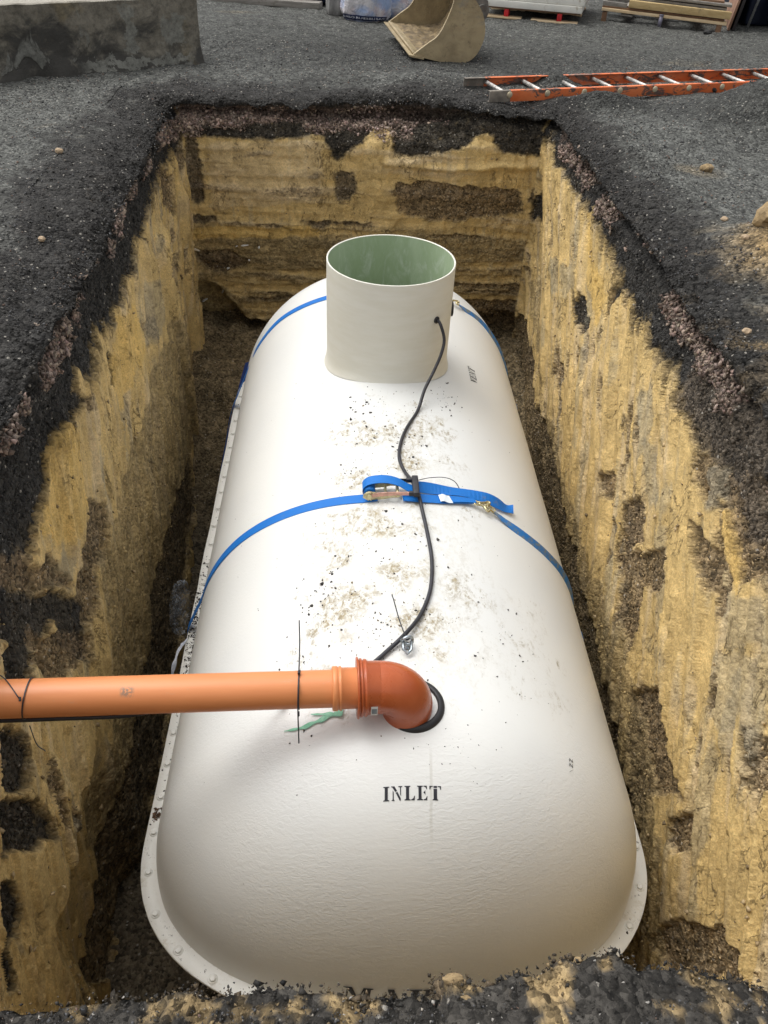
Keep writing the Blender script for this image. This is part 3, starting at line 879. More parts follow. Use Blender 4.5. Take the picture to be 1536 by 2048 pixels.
# faint scuffs all over
sc = m.ramp(m.noise(m.pos((6, 34, 34)), 1.0, 8, .8, 1.5), .70, .74)
basec = m.mix(m.math('MULTIPLY', sc, .26), basec, (.42, .38, .3))
drip = m.math('MULTIPLY', near(m.math('ADD', px_, m.math('MULTIPLY', m.noise(P, 9, 2), .01)), .262, .006), near(py_, 1.28, .13))
basec = m.mix(m.math('MULTIPLY', drip, .28), basec, (.40, .38, .30))
basec = m.mix(m.math('MULTIPLY', m.ramp(m.noise(P, 4.2, 7, .75), .66, .74), .22), basec, (.45, .34, .22))
frontk = m.ramp(py_, 2.2, 1.2, .35, 1.0)
hgt = m.math('ADD', m.math('MULTIPLY', wr, 1.0), m.math('MULTIPLY', wf, .35))
nb = m.n('ShaderNodeBump'); nb.inputs['Distance'].default_value = .0035
m.set(nb.inputs['Strength'], m.math('MULTIPLY', frontk, m.ramp(m.noise(P, 3.5, 4), .35, .65, .22, .60))); m.set(nb.inputs['Height'], hgt)
nb2 = m.bump(dmask, .35, .003, nb.outputs[0])
GEL = m.out(basec, m.ramp(dmask, 0, 1, .33, .8), nb2, 0, .45)

m = MT('flange_gelcoat')
P = m.pos()
sp = m.ramp(m.noise(P, 60, 5, .8), .61, .64)
cl = m.ramp(m.noise(P, 7, 4, .7), .42, .6)
bc = m.mix(m.math('MULTIPLY', m.math('MULTIPLY', sp, cl), .95), (.78, .775, .73), (.055, .047, .036))
bc = m.mix(m.math('MULTIPLY', m.ramp(m.noise(P, 12, 6, .7), .56, .66), .35), bc, (.45, .37, .24))
FLG = m.out(bc, .45, m.bump(m.noise(P, 70, 4), .3, .003))

m = MT('cream_riser')
P = m.pos()
bc = m.mix(m.ramp(m.noise(m.pos((5, 5, 26)), 1.0, 5, .65), .3, .7), (.70, .68, .585), (.745, .73, .65))
bc = m.mix(m.math('MULTIPLY', m.ramp(m.noise(m.pos((14, 14, 22)), 1.0, 8, .8, 1.0), .70, .73), .35), bc, (.42, .37, .3))
bc = m.mix(m.math('MULTIPLY', m.ramp(m.noise(P, 70, 4, .8), .74, .76), .6), bc, (.2, .17, .13))
RIS = m.out(bc, .42, m.bump(m.noise(m.pos((10, 10, 60)), 1.0, 5, .6), .22, .003))

m = MT('green_resin')
P = m.pos()
bc = m.mix(m.ramp(m.noise(m.pos((9, 9, 3)), 1.0, 6, .7, .5), .3, .7), (.33, .42, .26), (.42, .51, .35))
bc = m.mix(m.math('MULTIPLY', m.ramp(m.noise(m.pos((13, 13, 5)), 1.0, 6, .75, .6), .50, .68), .7), bc, (.56, .62, .53))
bc = m.mix(m.math('MULTIPLY', m.ramp(m.noise(m.pos((60, 60, 14)), 1.0, 5, .8), .70, .74), .5), bc, (.5, .56, .47))
GRN = m.out(bc, .28, m.bump(m.noise(m.pos((40, 40, 12)), 1.0, 5, .6), .3, .003), 0, .6)

BLACK = simple('black_rubber', (.018, .018, .020), .55, 0, .3, 20, .2, 90)
INK = simple('black_paint', (.020, .020, .028), .6, 0, .4, 60, .1)

tank = thing('septic_tank', (X0, 3.0, -2.28), 'large white horizontal fibreglass septic tank lying in the pit with INLET on its end', 'tank')
def station():
    th = np.linspace(0, math.pi/2, 40)
    return np.unique(np.round(np.r_[YFR+LF*(1-np.cos(th)), np.arange(YFR+LF, YBK-LB, .02), YBK-LB*(1-np.cos(th))], 5))
def shell(name, a0, a1, mat, hole=False, na=170, shrink=0.0):
    ys = station(); an = np.radians(np.linspace(a0, a1, na))
    r = (rr(ys)-shrink)[:, None]
    wav = .0022*fbm(np.sin(an)[None]*2.5+0*ys[:, None], ys[:, None]*2.2, np.cos(an)[None]*2.5, 3)*sstep(0, .3, r/R)
    r = r+wav
    V = np.stack([X0+r*np.sin(an), np.broadcast_to(ys[:, None], (len(ys), na)), ZC+r*np.cos(an)], 2).reshape(-1, 3)
    i, j = np.meshgrid(np.arange(len(ys)-1), np.arange(na-1), indexing='ij'); a = (i*na+j)
    Qd = np.stack([a, a+na, a+na+1, a+1], 2).reshape(-1, 4)
    if hole:
        c = V[Qd].mean(1)
        Qd = Qd[np.hypot(c[:, 0]-X0, c[:, 1]-3.678) > .275]
    V = V-np.array([X0, 3.0, -2.28])
    me = grid_mesh(name, V, Qd); me.materials.append(mat)
    o = bpy.data.objects.new(name, me); col.objects.link(o); o.parent = tank
    return o
shell('upper_shell', -90, 90, GEL, True)
shell('lower_shell', 90, 270, GEL, False, 90)

# flange: flat lip round the joint
def lip():
    th = np.linspace(0, 2*math.pi, 700, endpoint=False)
    def ring(off):
        pts = []
        for t in th:
            # superellipse ended outline
            c, s_ = math.cos(t), math.sin(t)
            pts.append((c, s_))
        return pts
    ys = station()
    right = [(X0+float(rr(y)), y) for y in ys]
    left = [(X0-float(rr(y)), y) for y in ys[::-1]]
    loop = np.array(right+left[1:-1])
    # resample evenly
    lp = np.vstack([loop, loop[:1]]); L = np.r_[0, np.cumsum(np.hypot(*np.diff(lp, axis=0).T))]
    s_ = np.linspace(0, L[-1], 701)[:-1]
    q = np.stack([np.interp(s_, L, lp[:, 0]), np.interp(s_, L, lp[:, 1])], 1)
    t = np.roll(q, -1, 0)-np.roll(q, 1, 0); t /= np.linalg.norm(t, axis=1)[:, None]
    nrm = np.stack([t[:, 1], -t[:, 0]], 1)
    for _ in range(6): nrm = (nrm+np.roll(nrm, 1, 0)+np.roll(nrm, -1, 0))
    nrm /= np.linalg.norm(nrm, axis=1)[:, None]
    return q, nrm
LQ, LN = lip()
nL = len(LQ)
wav = .003*perlin(LQ[:, 0]*4, LQ[:, 1]*4, 0*LQ[:, 0])
prof = [(-.03, .011), (.004, .0105), (.012, .0075), (.030, .0065), (.056, .0062), (.0585, .0035), (.0585, -.0060), (.056, -.0085), (-.03, -.0085)]
V = []
for off, z in prof:
    o_ = off+(wav if off > .02 else 0)
    V.append(np.stack([LQ[:, 0]+LN[:, 0]*o_, LQ[:, 1]+LN[:, 1]*o_, np.full(nL, ZC+z)], 1))
V = np.concatenate(V)
pn = len(prof)
i, j = np.meshgrid(np.arange(pn-1), np.arange(nL), indexing='ij')
Qd = np.stack([i*nL+j, i*nL+(j+1) % nL, (i+1)*nL+(j+1) % nL, (i+1)*nL+j], 2).reshape(-1, 4)
me = grid_mesh('flange', V-np.array([X0, 3.0, -2.28]), Qd); me.materials.append(FLG)
fl = bpy.data.objects.new('flange', me); col.objects.link(fl); fl.parent = tank
# bolts on the flange, painted over
bm_ = MB()
bm_.lathe((0, 0, 0), (0, 0, 1), [(0, .0165), (.0025, .0160), (.0028, .011)], 20)
bm_.lathe((0, 0, .0026), (0, 0, 1), [(0, .0110), (.0045, .0106), (.006, .009), (.0062, .0001)], 6, smooth=False)
bproto = bm_.build('bolt', FLG, None, (0, 0, 0))
seg = np.r_[0, np.cumsum(np.hypot(*np.diff(np.vstack([LQ, LQ[:1]]), axis=0).T))]
nb_ = 74; first = True
# phase so that one bolt sits near (-.645, 1.291)
i0 = int(np.argmin(np.hypot(LQ[:, 0]+.60, LQ[:, 1]-1.31)))
for k in range(nb_):
    s_ = (seg[i0]+k*seg[-1]/nb_) % seg[-1]
    x = np.interp(s_, seg[:-1], LQ[:, 0]); y = np.interp(s_, seg[:-1], LQ[:, 1])
    nx_ = np.interp(s_, seg[:-1], LN[:, 0]); ny_ = np.interp(s_, seg[:-1], LN[:, 1])
    b = bproto if first else bproto.copy()
    if not first: col.objects.link(b)
    first = False
    b.parent = tank
    b.location = (x+nx_*.033-X0, y+ny_*.033-3.0, ZC+.0064+2.28)
    b.rotation_euler = (random.uniform(-.04, .04), random.uniform(-.04, .04), random.uniform(0, 1))

# riser (manhole neck)
RY, RT = 3.678, -.110
b = MB()
n = 128
levels = np.linspace(0, 1, 26)
V, F = [], []
for li, l in enumerate(levels):
    for k in range(n):
        th = 2*math.pi*k/n
        c, s_ = math.cos(th), math.sin(th)
        zb = ZC+math.sqrt(R*R-(.30*c)**2)+.004
        h = l**1.0
        z = zb*(1-h)+RT*h
        hh = z-zb
        r = .2995-.004*(RT-z)/.48*0+.010*math.exp(-hh/.010)+(.0018 if hh < .052 else 0)
        V.append((X0+r*c, RY+r*s_, z-.004*math.exp(-hh/.01)))
for i in range(len(levels)-1):
    for k in range(n):
        F.append((i*n+k, i*n+(k+1) % n, (i+1)*n+(k+1) % n, (i+1)*n+k))
b.add(V, F, 0, True)
b.lathe((X0, RY, 0), (0, 0, 1), [(RT, .2995), (RT+.0015, .2985), (RT+.0015, .2930), (RT-.001, .2915)], 128)
ris = b.build('riser', RIS, tank)
b = MB().lathe((X0, RY, 0), (0, 0, 1), [(RT-.0005, .2917), (-.2, .2912), (-.35, .2905), (-.50, .29), (-.66, .28)], 128)
b.build('lining', GRN, ris)
# grommet of the cable hole and the port on the right flank of the riser
hp = np.array([.42, 3.457, -.304]); hn = hp-np.array([X0, RY, hp[2]]); hn /= np.linalg.norm(hn)
hp = np.array([X0, RY, -.304])+hn*.2985
MB().lathe(hp, hn, [(-.004, .0165), (.006, .0165), (.008, .013), (.008, .008), (-.02, .007)], 24).build('grommet', BLACK, ris)
MB().lathe((X0+.297, RY+.012, -.355), (1, 0, 0), [(-.01, .036), (.012, .036), (.014, .032), (.014, .024), (.004, .023), (.004, .0001)], 32).build('side_port', BLACK, ris)

# rubber ring of the inlet hole, draped on the crown
b = MB(); n = 72
V, F = [], []
cs = [(.073, -.004), (.073, .009), (.077, .0125), (.086, .0105), (.0925, .006), (.094, -.003)]
for r, h in cs:
    for k in range(n):
        th = 2*math.pi*k/n
        x, y = .215+r*math.cos(th), 1.520+r*math.sin(th)
        z = ZC+math.sqrt(max(1e-6, float(rr(y))**2-(x-X0)**2))+h
        V.append((x, y, z))
for i in range(len(cs)-1):
    for k in range(n):
        F.append((i*n+k, i*n+(k+1) % n, (i+1)*n+(k+1) % n, (i+1)*n+k))
b.add(V, F, 0, True); b.build('inlet_seal', BLACK, tank)
# lifting eye
GALV = simple('galvanised_steel', (.42, .47, .50), .32, .85, .25, 40, .15)
b = MB()
ec = np.array([.206, 1.745, -.588])
b.lathe(ec, (0, 0, 1), [(-.005, .016), (.004, .016), (.005, .007), (.016, .0065)], 20)
b.tube([ec+np.array([.017*math.cos(t), .004*math.sin(2*t), .028+.017*math.sin(t)]) for t in np.linspace(0, 2*math.pi, 29)[:-1]], .0052, 10, closed=True)
b.tube([ec+np.array([-.012, -.002, .028]), ec+np.array([-.013, -.03, .022]), ec+np.array([0, -.042, .012]), ec+np.array([.013, -.03, .02]), ec+np.array([.013, -.004, .03])], .0050, 8)
b.build('lifting_eye', GALV, tank)

# ---- lettering
ST = [(0, 0), (.44, 0), (.44, .05), (.33, .10), (.33, .90), (.44, .95), (.44, 1), (0, 1), (0, .95), (.11, .90), (.11, .10), (0, .05)]
GLY = {
 'I': (.42, [ST]),
 'N': (.82, [[(.04, 0), (.25, 0), (.25, .05), (.185, .09), (.185, .60), (.115, .72), (.115, .09), (.04, .05)], [(0, 1), (.25, 1), (.44, .66), (.30, .60), (.10, .92), (0, .95)], [(.33, .55), (.46, .61), (.70, .16), (.70, 0), (.62, 0)], [(.52, 1), (.82, 1), (.82, .95), (.72, .90), (.72, .30), (.65, .42), (.65, .90), (.52, .95)]]),
 'L': (.76, [ST, [(.48, 0), (.74, 0), (.76, .30), (.71, .30), (.64, .13), (.48, .055)]]),
 'E': (.76, [ST, [(.48, 0), (.74, 0), (.76, .27), (.72, .27), (.64, .12), (.48, .055)], [(.48, .50), (.56, .44), (.61, .36), (.61, .70), (.56, .62), (.48, .56)], [(.48, .945), (.62, .90), (.70, .75), (.74, .75), (.72, 1), (.48, 1)]]),
 'T': (.86, [[(.22, 0), (.64, 0), (.64, .055), (.56, .10), (.56, .80), (.30, .80), (.30, .10), (.22, .055)], [(.30, .86), (.56, .86), (.56, 1), (.30, 1)], [(0, .74), (.05, .74), (.12, .92), (.26, .945), (.26, 1), (0, 1)], [(.60, 1), (.86, 1), (.86, .74), (.81, .74), (.74, .92), (.60, .945)]]),
 'V': (.86, [[(0, 1), (.36, 1), (.50, .32), (.42, 0), (.09, .92), (0, .95)], [(.56, 1), (.86, 1), (.86, .95), (.78, .90), (.50, .02), (.50, .20), (.68, .90), (.56, .95)]]),
 'M': (1.05, [[(0, 1), (.30, 1), (.52, .38), (.45, .22), (.11, .92), (0, .95)], [(.06, 0), (.24, 0), (.24, .05), (.18, .09), (.18, .70), (.12, .84), (.12, .09), (.06, .05)], [(.70, 1), (1.05, 1), (1.05, .945), (.97, .90), (.97, .10), (1.05, .055), (1.05, 0), (.66, 0), (.66, .055), (.74, .10), (.74, .82), (.56, .40), (.60, .32)]]),
 'A': (.96, [[(.34, 1), (.56, 1), (.86, .10), (.96, .05), (.96, 0), (.56, 0), (.56, .05), (.62, .10), (.36, .88)], [(0, 0), (.28, 0), (.28, .05), (.20, .09), (.36, .60), (.32, .70), (.10, .09), (0, .05)], [(.30, .26), (.52, .26), (.50, .33), (.32, .33)]]),
 'R': (.96, [ST, [(.48, 1), (.66, .99), (.82, .88), (.82, .64), (.70, .53), (.48, .51), (.48, .56), (.58, .62), (.58, .90), (.48, .945)], [(.50, .46), (.66, .46), (.88, .08), (.96, .05), (.96, 0), (.70, 0), (.50, .38)]]),
 '1': (.2, [[(.04, 0), (.13, 0), (.16, 1), (.07, 1)]]),
 '2': (.6, [[(0, 0), (.6, 0), (.6, .07), (.14, .07), (.58, .58), (.56, .88), (.40, 1), (.12, .96), (0, .80), (.07, .78), (.16, .88), (.38, .92), (.48, .82), (.48, .60), (0, .08)]]),
}
def lettering(word, mapf, gap=.07, cuts=2, name='lettering'):
    V, F = [], []
    x = 0
    tot = sum(GLY[c][0] for c in word)+gap*(len(word)-1)
    for c in word:
        w, polys = GLY[c]
        for poly in polys:
            bm = bmesh.new()
            vs = [bm.verts.new((x+px, py, 0)) for px, py in poly]
            for t_ in earclip(poly): bm.faces.new([vs[i] for i in t_])
            if cuts: bmesh.ops.subdivide_edges(bm, edges=bm.edges[:], cuts=cuts)
            bmesh.ops.triangulate(bm, faces=bm.faces[:])
            bm.verts.index_update()
            b0 = len(V)
            V += [mapf(v.co.x/tot, v.co.y) for v in bm.verts]
            F += [tuple(b0+v.index for v in q.verts) for q in bm.faces]
            bm.free()
        x += w+gap
    b = MB(); b.add(V, F, 0, True)
    return b.build(name, INK, tank)
def drape(x, y, off=.0016):
    return (x, y, ZC+math.sqrt(max(1e-6, float(rr(y))**2-(x-X0)**2))+off)
lettering('INLET', lambda u, v: drape(.121+.163*u, 1.259+.0315*v+.001*u), .15)
def front_map(u, v):
    x = .012+.335*u+.006*v; z = -1.385+.094*v+(.004-.018*u)*1.0
    r = math.hypot(x-X0, z-ZC)
    y = YFR+LF*(1-(1-(r/R)**EX)**(1/EX))
    return (x, y-.0025, z)
lettering('MARI', front_map, .16, 2)
def side_map(a, y, da, dy, slant=0.0):
    def f(u, v):
        p = tp(a-da*v, y+dy*u+slant*v, .0016)
        return tuple(p)
    return f
lettering('VENT', side_map(33.2, 3.605, 3.0, .150, .0), .16, 1)
b = MB()
for st in ([(0, 1), (.28, .0)], [(.42, .8), (.52, 1), (.64, .85), (.42, .1), (.66, .12)], [(.78, .8), (.88, 1), (1.0, .85), (.78, .1), (1.02, .12)]):
    q = [tp(36.9-1.15*v, 1.402+.043*u, .0018) for u, v in st]
    b.ribbon(q, [frame(36, 1.42)(.7, .7, 0)-frame(36, 1.42)(0, 0, 0)]*len(q), .0011, .0005)
b.build('lettering', INK, tank)

# crumbs of soil on the tank
cl = []
def clus(n, a, y, sa, sy, s0, s1, tone):
    aa = rng.normal(a, sa, n); yy = rng.normal(y, sy, n)
    for p, q in zip(aa, yy):
        if q < 1.15 or q > 5 or abs(p) > 80: continue
        if math.hypot(X0+R*math.sin(math.radians(p))-X0, q-RY) < .33: continue
        cl.append((tp(p, q, .0), 1.35*(s0+(s1-s0)*rng.random()**2.6), tone))
D_, T_ = (.045, .040, .035), (.20, .155, .09)
clus(70, -18, 2.02, 4, .10, .0012, .0050, D_); clus(30, -12, 2.72, 2.2, .06, .0012, .0040, D_)
clus(150, -2, 2.85, 7, .22, .0012, .0052, D_); clus(60, 3, 3.05, 7, .18, .0012, .0055, T_)
clus(110, -4, 2.15, 8, .28, .0012, .0040, D_); clus(90, -5, 1.85, 8, .12, .0012, .0045, D_)
clus(130, -3, 1.9, 8, .16, .0012, .0045, T_); clus(28, 22, 1.75, 6, .14, .0012, .0050, D_)
clus(40, 10, 1.38, 5, .05, .0010, .0030, D_); clus(40, 18, 3.3, 3, .07, .0014, .006, D_)
clus(50, -24, 1.66, 4, .12, .0012, .0045, D_); clus(160, 0, 2.4, 26, .9, .0009, .0024, D_)
clus(26, -8, 3.2, 6, .10, .003, .0085, D_); clus(25, 4, 2.6, 10, .25, .003, .0080, D_); clus(14, -6, 2.2, 9, .2, .004, .0085, D_)
clus(40, -14, 4.6, 9, .15, .001, .004, D_)
for k in range(520):
    i = rng.integers(0, nL)
    y = LQ[i, 1]
    w = .9 if (1.6 < y < 2.6) else .35
    if rng.random() > w: continue
    off = .012+.042*rng.random()
    cl.append((np.array([LQ[i, 0]+LN[i, 0]*off, y+LN[i, 1]*off, ZC+.0065]), .0012+.0055*rng.random()**4, D_))
for k in range(420):     # soil spilled on the flange where the strap crosses it
    y = rng.normal(2.62, .20)
    cl.append((np.array([X0-R-.012-.04*rng.random(), y, ZC+.007+.004*rng.random()]), .0015+.0055*rng.random()**2, D_))
for k in range(60):
    y = rng.normal(1.66, .012)
    cl.append((np.array([X0-R-.012-.035*rng.random(), y, ZC+.008]), .003+.008*rng.random()**2, (.12, .07, .04)))
cp = np.array([c[0] for c in cl]); cs_ = np.array([c[1] for c in cl])
ct = np.array([c[2] for c in cl])*(.6+.9*rng.random((len(cl), 1)))
o = stones('soil_crumbs', cp, cs_, ct)
tag(o, 'crumbs of dark soil scattered over the white tank and its flange', 'soil crumbs', kind='stuff')

# ------------------------------------------------------------------ orange pipe, elbow
m = MT('orange_pipe_plastic')
P = m.pos()
bc = m.mix(m.ramp(m.noise(m.pos((3, 18, 18)), 1.0, 4, .6), .3, .7), (.66, .235, .085), (.72, .275, .105))
bc = m.mix(m.math('MULTIPLY', m.ramp(m.noise(m.pos((8, 30, 30)), 1.0, 6, .8, .6), .60, .72), .38), bc, (.50, .35, .24))
qx, qy, qz = m.sep(m.pos())[:3]
smg = m.math('MULTIPLY', near(qx, -.585, .024), near(qy, 1.445, .016))
smg = m.math('MULTIPLY', smg, m.ramp(m.noise(m.pos(), 120, 4, .7), .42, .52))
bc = m.mix(m.math('MULTIPLY', smg, .75), bc, (.16, .14, .11))
ORP = m.out(bc, .40, m.bump(m.noise(m.pos((6, 90, 90)), 1.0, 3), .06, .002), 0, .45)
m = MT('orange_elbow_plastic')
bc = m.mix(m.ramp(m.noise(m.pos(), 9, 5, .6), .35, .7), (.42, .090, .026), (.49, .120, .040))
bc = m.mix(m.math('MULTIPLY', m.ramp(m.noise(m.pos(), 22, 7, .8), .62, .72), .22), bc, (.50, .34, .24))
ORE = m.out(bc, m.ramp(m.noise(m.pos(), 12, 4), .3, .7, .22, .38), m.bump(m.noise(m.pos(), 60, 3), .06, .002), 0, .5)

PA = np.array([.10, 1.505, -.490]); PB = np.array([-.94, 1.452, -.478]); PD = (PB-PA)/np.linalg.norm(PB-PA)
def pp(x):
    return PA+PD*((x-PA[0])/PD[0])
pipe = thing('drain_pipe', tuple(pp(-.45)), 'orange plastic drain pipe with a bulky elbow plugged into the tank', 'pipe')
b = MB()
b.lathe(pp(-2.2), -PD, [(0, .0535), (pp(-.004)[0]+2.2, .0535)], 64)
po = b.build('pipe', ORP, pipe)
sm = MB()      # scuff on the pipe is a thin chip mark
cx = pp(-.012)
b = MB()
b.lathe(cx, -PD, [(-.014, .0545), (-.014, .060), (-.011, .0635), (.001, .0635), (.003, .0600), (.005, .0600), (.007, .0632), (.012, .0632), (.014, .0590), (.060, .0585)], 64)
b.build('coupler', ORP, pipe)
b = MB()
ex = pp(.046)
b.lathe(ex, -PD, [(-.002, .060), (-.002, .0875), (.0015, .0880), (.0035, .0865), (.0035, .0810), (.007, .0800), (.0075, .0835), (.013, .0835), (.0145, .0790), (.018, .0790), (.019, .0820), (.025, .0815), (.030, .0765), (.062, .0757), (.063, .0750)], 72)
# bend
c0 = pp(.107); dirx = -PD
pts, N = [], 26
rb = .088
for k in range(N+1):
    t = (math.pi/2)*k/N
    pts.append(c0+dirx*(rb*math.sin(t))+np.array([0, 0, -1])*(rb*(1-math.cos(t))))
pts.append(pts[-1]+np.array([0, 0, -.05]))
pts.append(pts[-1]+np.array([0, 0, -.06]))
b.tube(pts, [.0753]*len(pts), 64, caps=False)
el = b.build('elbow', ORE, pipe)
# moulded sticker
LBL = simple('paper_label', (.70, .72, .74), .5, 0, .1, 60, .05)
GRY = simple('grey_print', (.20, .24, .28), .5, 0, .3, 90, .05)
b = MB()
def cyl_patch(b, x0_, x1_, a0, a1, r, mi):
    vs, fs = [], []
    nn_ = 8
    for x in (x0_, x1_):
        for k in range(nn_+1):
            a = math.radians(a0+(a1-a0)*k/nn_)
            vs.append(pp(x)+r*np.array([0, -math.cos(a), math.sin(a)]))
    for k in range(nn_): fs.append((k, k+1, nn_+2+k, nn_+1+k))
    b.add(vs, fs, mi, True)
cyl_patch(b, .084, .103, -16, 12, .0835, 0)
cyl_patch(b, .086, .101, -10, 6, .0839, 1)
b.build('sticker', [LBL, GRY], el)

# ------------------------------------------------------------------ cable
CAB = simple('black_cable_sheath', (.022, .022, .028), .42, 0, .3, 30, .15, 120)
ce = thing('electric_cable', (.42, 3.45, -.30), 'black cable from the riser over the tank crown to under the orange pipe', 'cable')
K = [hp-hn*.03, hp+hn*.012, (.438, 3.425, -.325), (.452, 3.40, -.375), (.437, 3.355, -.425), (.404, 3.30, -.480), (.362, 3.23, -.535)]
K += [tp(8.2, 3.14, .0085), tp(4.6, 3.00, .0085), tp(2.3, 2.88, .0085), tp(1.4, 2.76, .0085), tp(2.6, 2.66, .012), tp(4.2, 2.58, .026), tp(5.5, 2.50, .024), tp(6.3, 2.42, .011),
      tp(7.0, 2.30, .0085), tp(7.4, 2.15, .0085), tp(6.3, 2.0, .0085), tp(3.6, 1.88, .009), tp(.2, 1.79, .020), tp(-3.5, 1.73, .012), tp(-9, 1.655, .0085), tp(-17, 1.60, .0085), tp(-26, 1.58, .015)]
kk = [pp(-.32)+np.array([0, .055, -.055]), pp(-.46)+np.array([0, .02, -.062]), pp(-.58)+np.array([0, -.020, -.061]), pp(-.8)+np.array([0, -.026, -.060]), pp(-1.1)+np.array([0, -.026, -.060]), pp(-2.2)+np.array([0, -.026, -.060])]
b = MB(); b.tube(spline(K+kk, 9), .0072, 12)
b.build('cable', CAB, ce)

# ------------------------------------------------------------------ cable ties
def tie(loops, tails, loc, label):
    t = thing('cable_tie', loc, label, 'cable tie')
    b = MB()
    for lp in loops: b.ribbon(*lp)
    if loops: b.build('band', CAB, t)
    for i_, (pts, r) in enumerate(tails):
        b = MB(); b.tube(spline(pts, 6), r, 6)
        b.build('tail' if len(pts) > 2 and r < .0024 else 'knot', CAB, t)
    return t
def pipe_loop(x, r=.0552, hw=.0022, lean=0.0):
    pts, sd_ = [], []
    for k in range(33):
        a = 2*math.pi*k/32
        pts.append(pp(x+lean*math.sin(a))+r*np.array([0, math.cos(a), math.sin(a)])); sd_.append([1, 0, 0])
    return (pts, sd_, hw, .0014)
tie([pipe_loop(-.119)], [([(-.130, 1.728, -.452), (-.123, 1.62, -.437), (-.120, 1.52, -.4345), (-.119, 1.46, -.437), (-.119, 1.418, -.478), (-.118, 1.398, -.56), (-.118, 1.394, -.60)], .0022), ([(-.119, 1.512, -.428), (-.119, 1.500, -.426)], .0042), ([(-.119, 1.436, -.512), (-.119, 1.430, -.524)], .0036)],
    (-.119, 1.5, -.44), 'black cable tie with long straight tails round the orange pipe above the tank')
tie([pipe_loop(-.862, .0570, .0018, .010)], [([(-.975, 1.515, -.435), (-.92, 1.478, -.421), (-.862, 1.415, -.430)], .0017), ([(-.862, 1.420, -.428), (-.860, 1.410, -.432)], .0034), ([(-.850, 1.395, -.52), (-.848, 1.392, -.60), (-.842, 1.41, -.66)], .0016)],
    (-.86, 1.46, -.43), 'black cable tie with a slanting end round the orange pipe over the pit wall side')
tie([], [([tp(4.6, 2.55, .052), tp(6.5, 2.575, .045), (.34, 2.60, -.560), (.40, 2.62, -.572), (.445, 2.62, -.592), tp(18.2, 2.60, .004)], .0017)], tuple(tp(5, 2.56, .05)), 'thin black cable tie tail curling right from the ratchet grip')
tie([], [([(.162, 1.905, -.515), (.170, 1.875, -.525), (.184, 1.82, -.545), (.198, 1.775, -.556), (.206, 1.752, -.556)], .0020), ([(.196, 1.770, -.574), (.210, 1.768, -.566), (.214, 1.752, -.556), (.206, 1.742, -.552), (.194, 1.752, -.560), (.190, 1.768, -.570)], .0024)], (.2, 1.76, -.56), 'short black cable tie fixing the cable to the lifting eye on the crown')

# ------------------------------------------------------------------ straps
m = MT('blue_webbing')
P = m.pos()
wv = m.n('ShaderNodeTexWave', Vector=m.pos((1, 1, 1)), Scale=190.0, Distortion=.6)
bc = m.mix(m.ramp(wv.outputs['Fac'], .2, .8, 0, .35), (.003, .165, .56), (.002, .10, .40))
bc = m.mix(m.math('MULTIPLY', m.ramp(m.noise(P, 11, 7, .75), .60, .72), .45), bc, (.20, .19, .14))
WEB = m.out(bc, .5, m.bump(wv.outputs['Fac'], .25, .001), 0, .4)
m = MT('worn_blue_webbing')
P = m.pos()
bc = m.mix(m.ramp(m.noise(P, 26, 6, .75), .42, .66), (.010, .17, .50), (.20, .21, .16))
WEBD = m.out(bc, .7, m.bump(m.noise(P, 150, 4), .4, .002))
WEBSH = simple('shaded_blue_webbing', (.004, .030, .17), .6, 0, .2, 40, .2, 120)  # blue webbing with the shade of the pit put into its colour
ZINC = simple('yellow_zinc_steel', (.62, .56, .34), .38, .65, .25, 55, .25, 90, dirt=(.35, .22, .12), dirt_amt=.35, dscale=30)
PINKM = simple('worn_red_zinc_steel', (.62, .36, .29), .42, .5, .2, 50, .2)
BLKM = simple('black_plastic_grip', (.02, .02, .024), .5, 0, .3, 40, .3)

def band(alist, ylist, off, hw=.025, th=.0022, b=None, tw=0.0, n=60, extra_a=(), extra_b=()):
    a = np.linspace(alist[0], alist[-1], n)
    y = np.interp(a, alist, ylist)
    k = np.ones(5)/5
    y = np.convolve(np.r_[[y[0]]*2, y, [y[-1]]*2], k, 'valid')
    o_ = np.interp(a, alist, off) if hasattr(off, '__len__') else np.full(n, off)
    h_ = np.interp(a, alist, hw) if hasattr(hw, '__len__') else np.full(n, hw)
    pts = [np.array(p) for p in extra_a]+[tp(a[i], y[i], o_[i]) for i in range(n)]+[np.array(p) for p in extra_b]
    hws = [h_[0]]*len(extra_a)+list(h_)+[h_[-1]]*len(extra_b)
    sd_ = []
    for i in range(len(pts)):
        t = pts[min(i+1, len(pts)-1)]-pts[max(i-1, 0)]; t /= np.linalg.norm(t)
        e = np.array([0, 1.0, 0]); e = e-t*(e@t); e /= np.linalg.norm(e)
        if tw:
            nn_ = np.cross(t, e); g = tw*math.sin(math.pi*min(1, max(0, i/(len(pts)-1)))**.6)
            e = e*math.cos(g)+nn_*math.sin(g)
        sd_.append(e)
    b = b or MB()
    return b.ribbon(pts, sd_, hws, th)

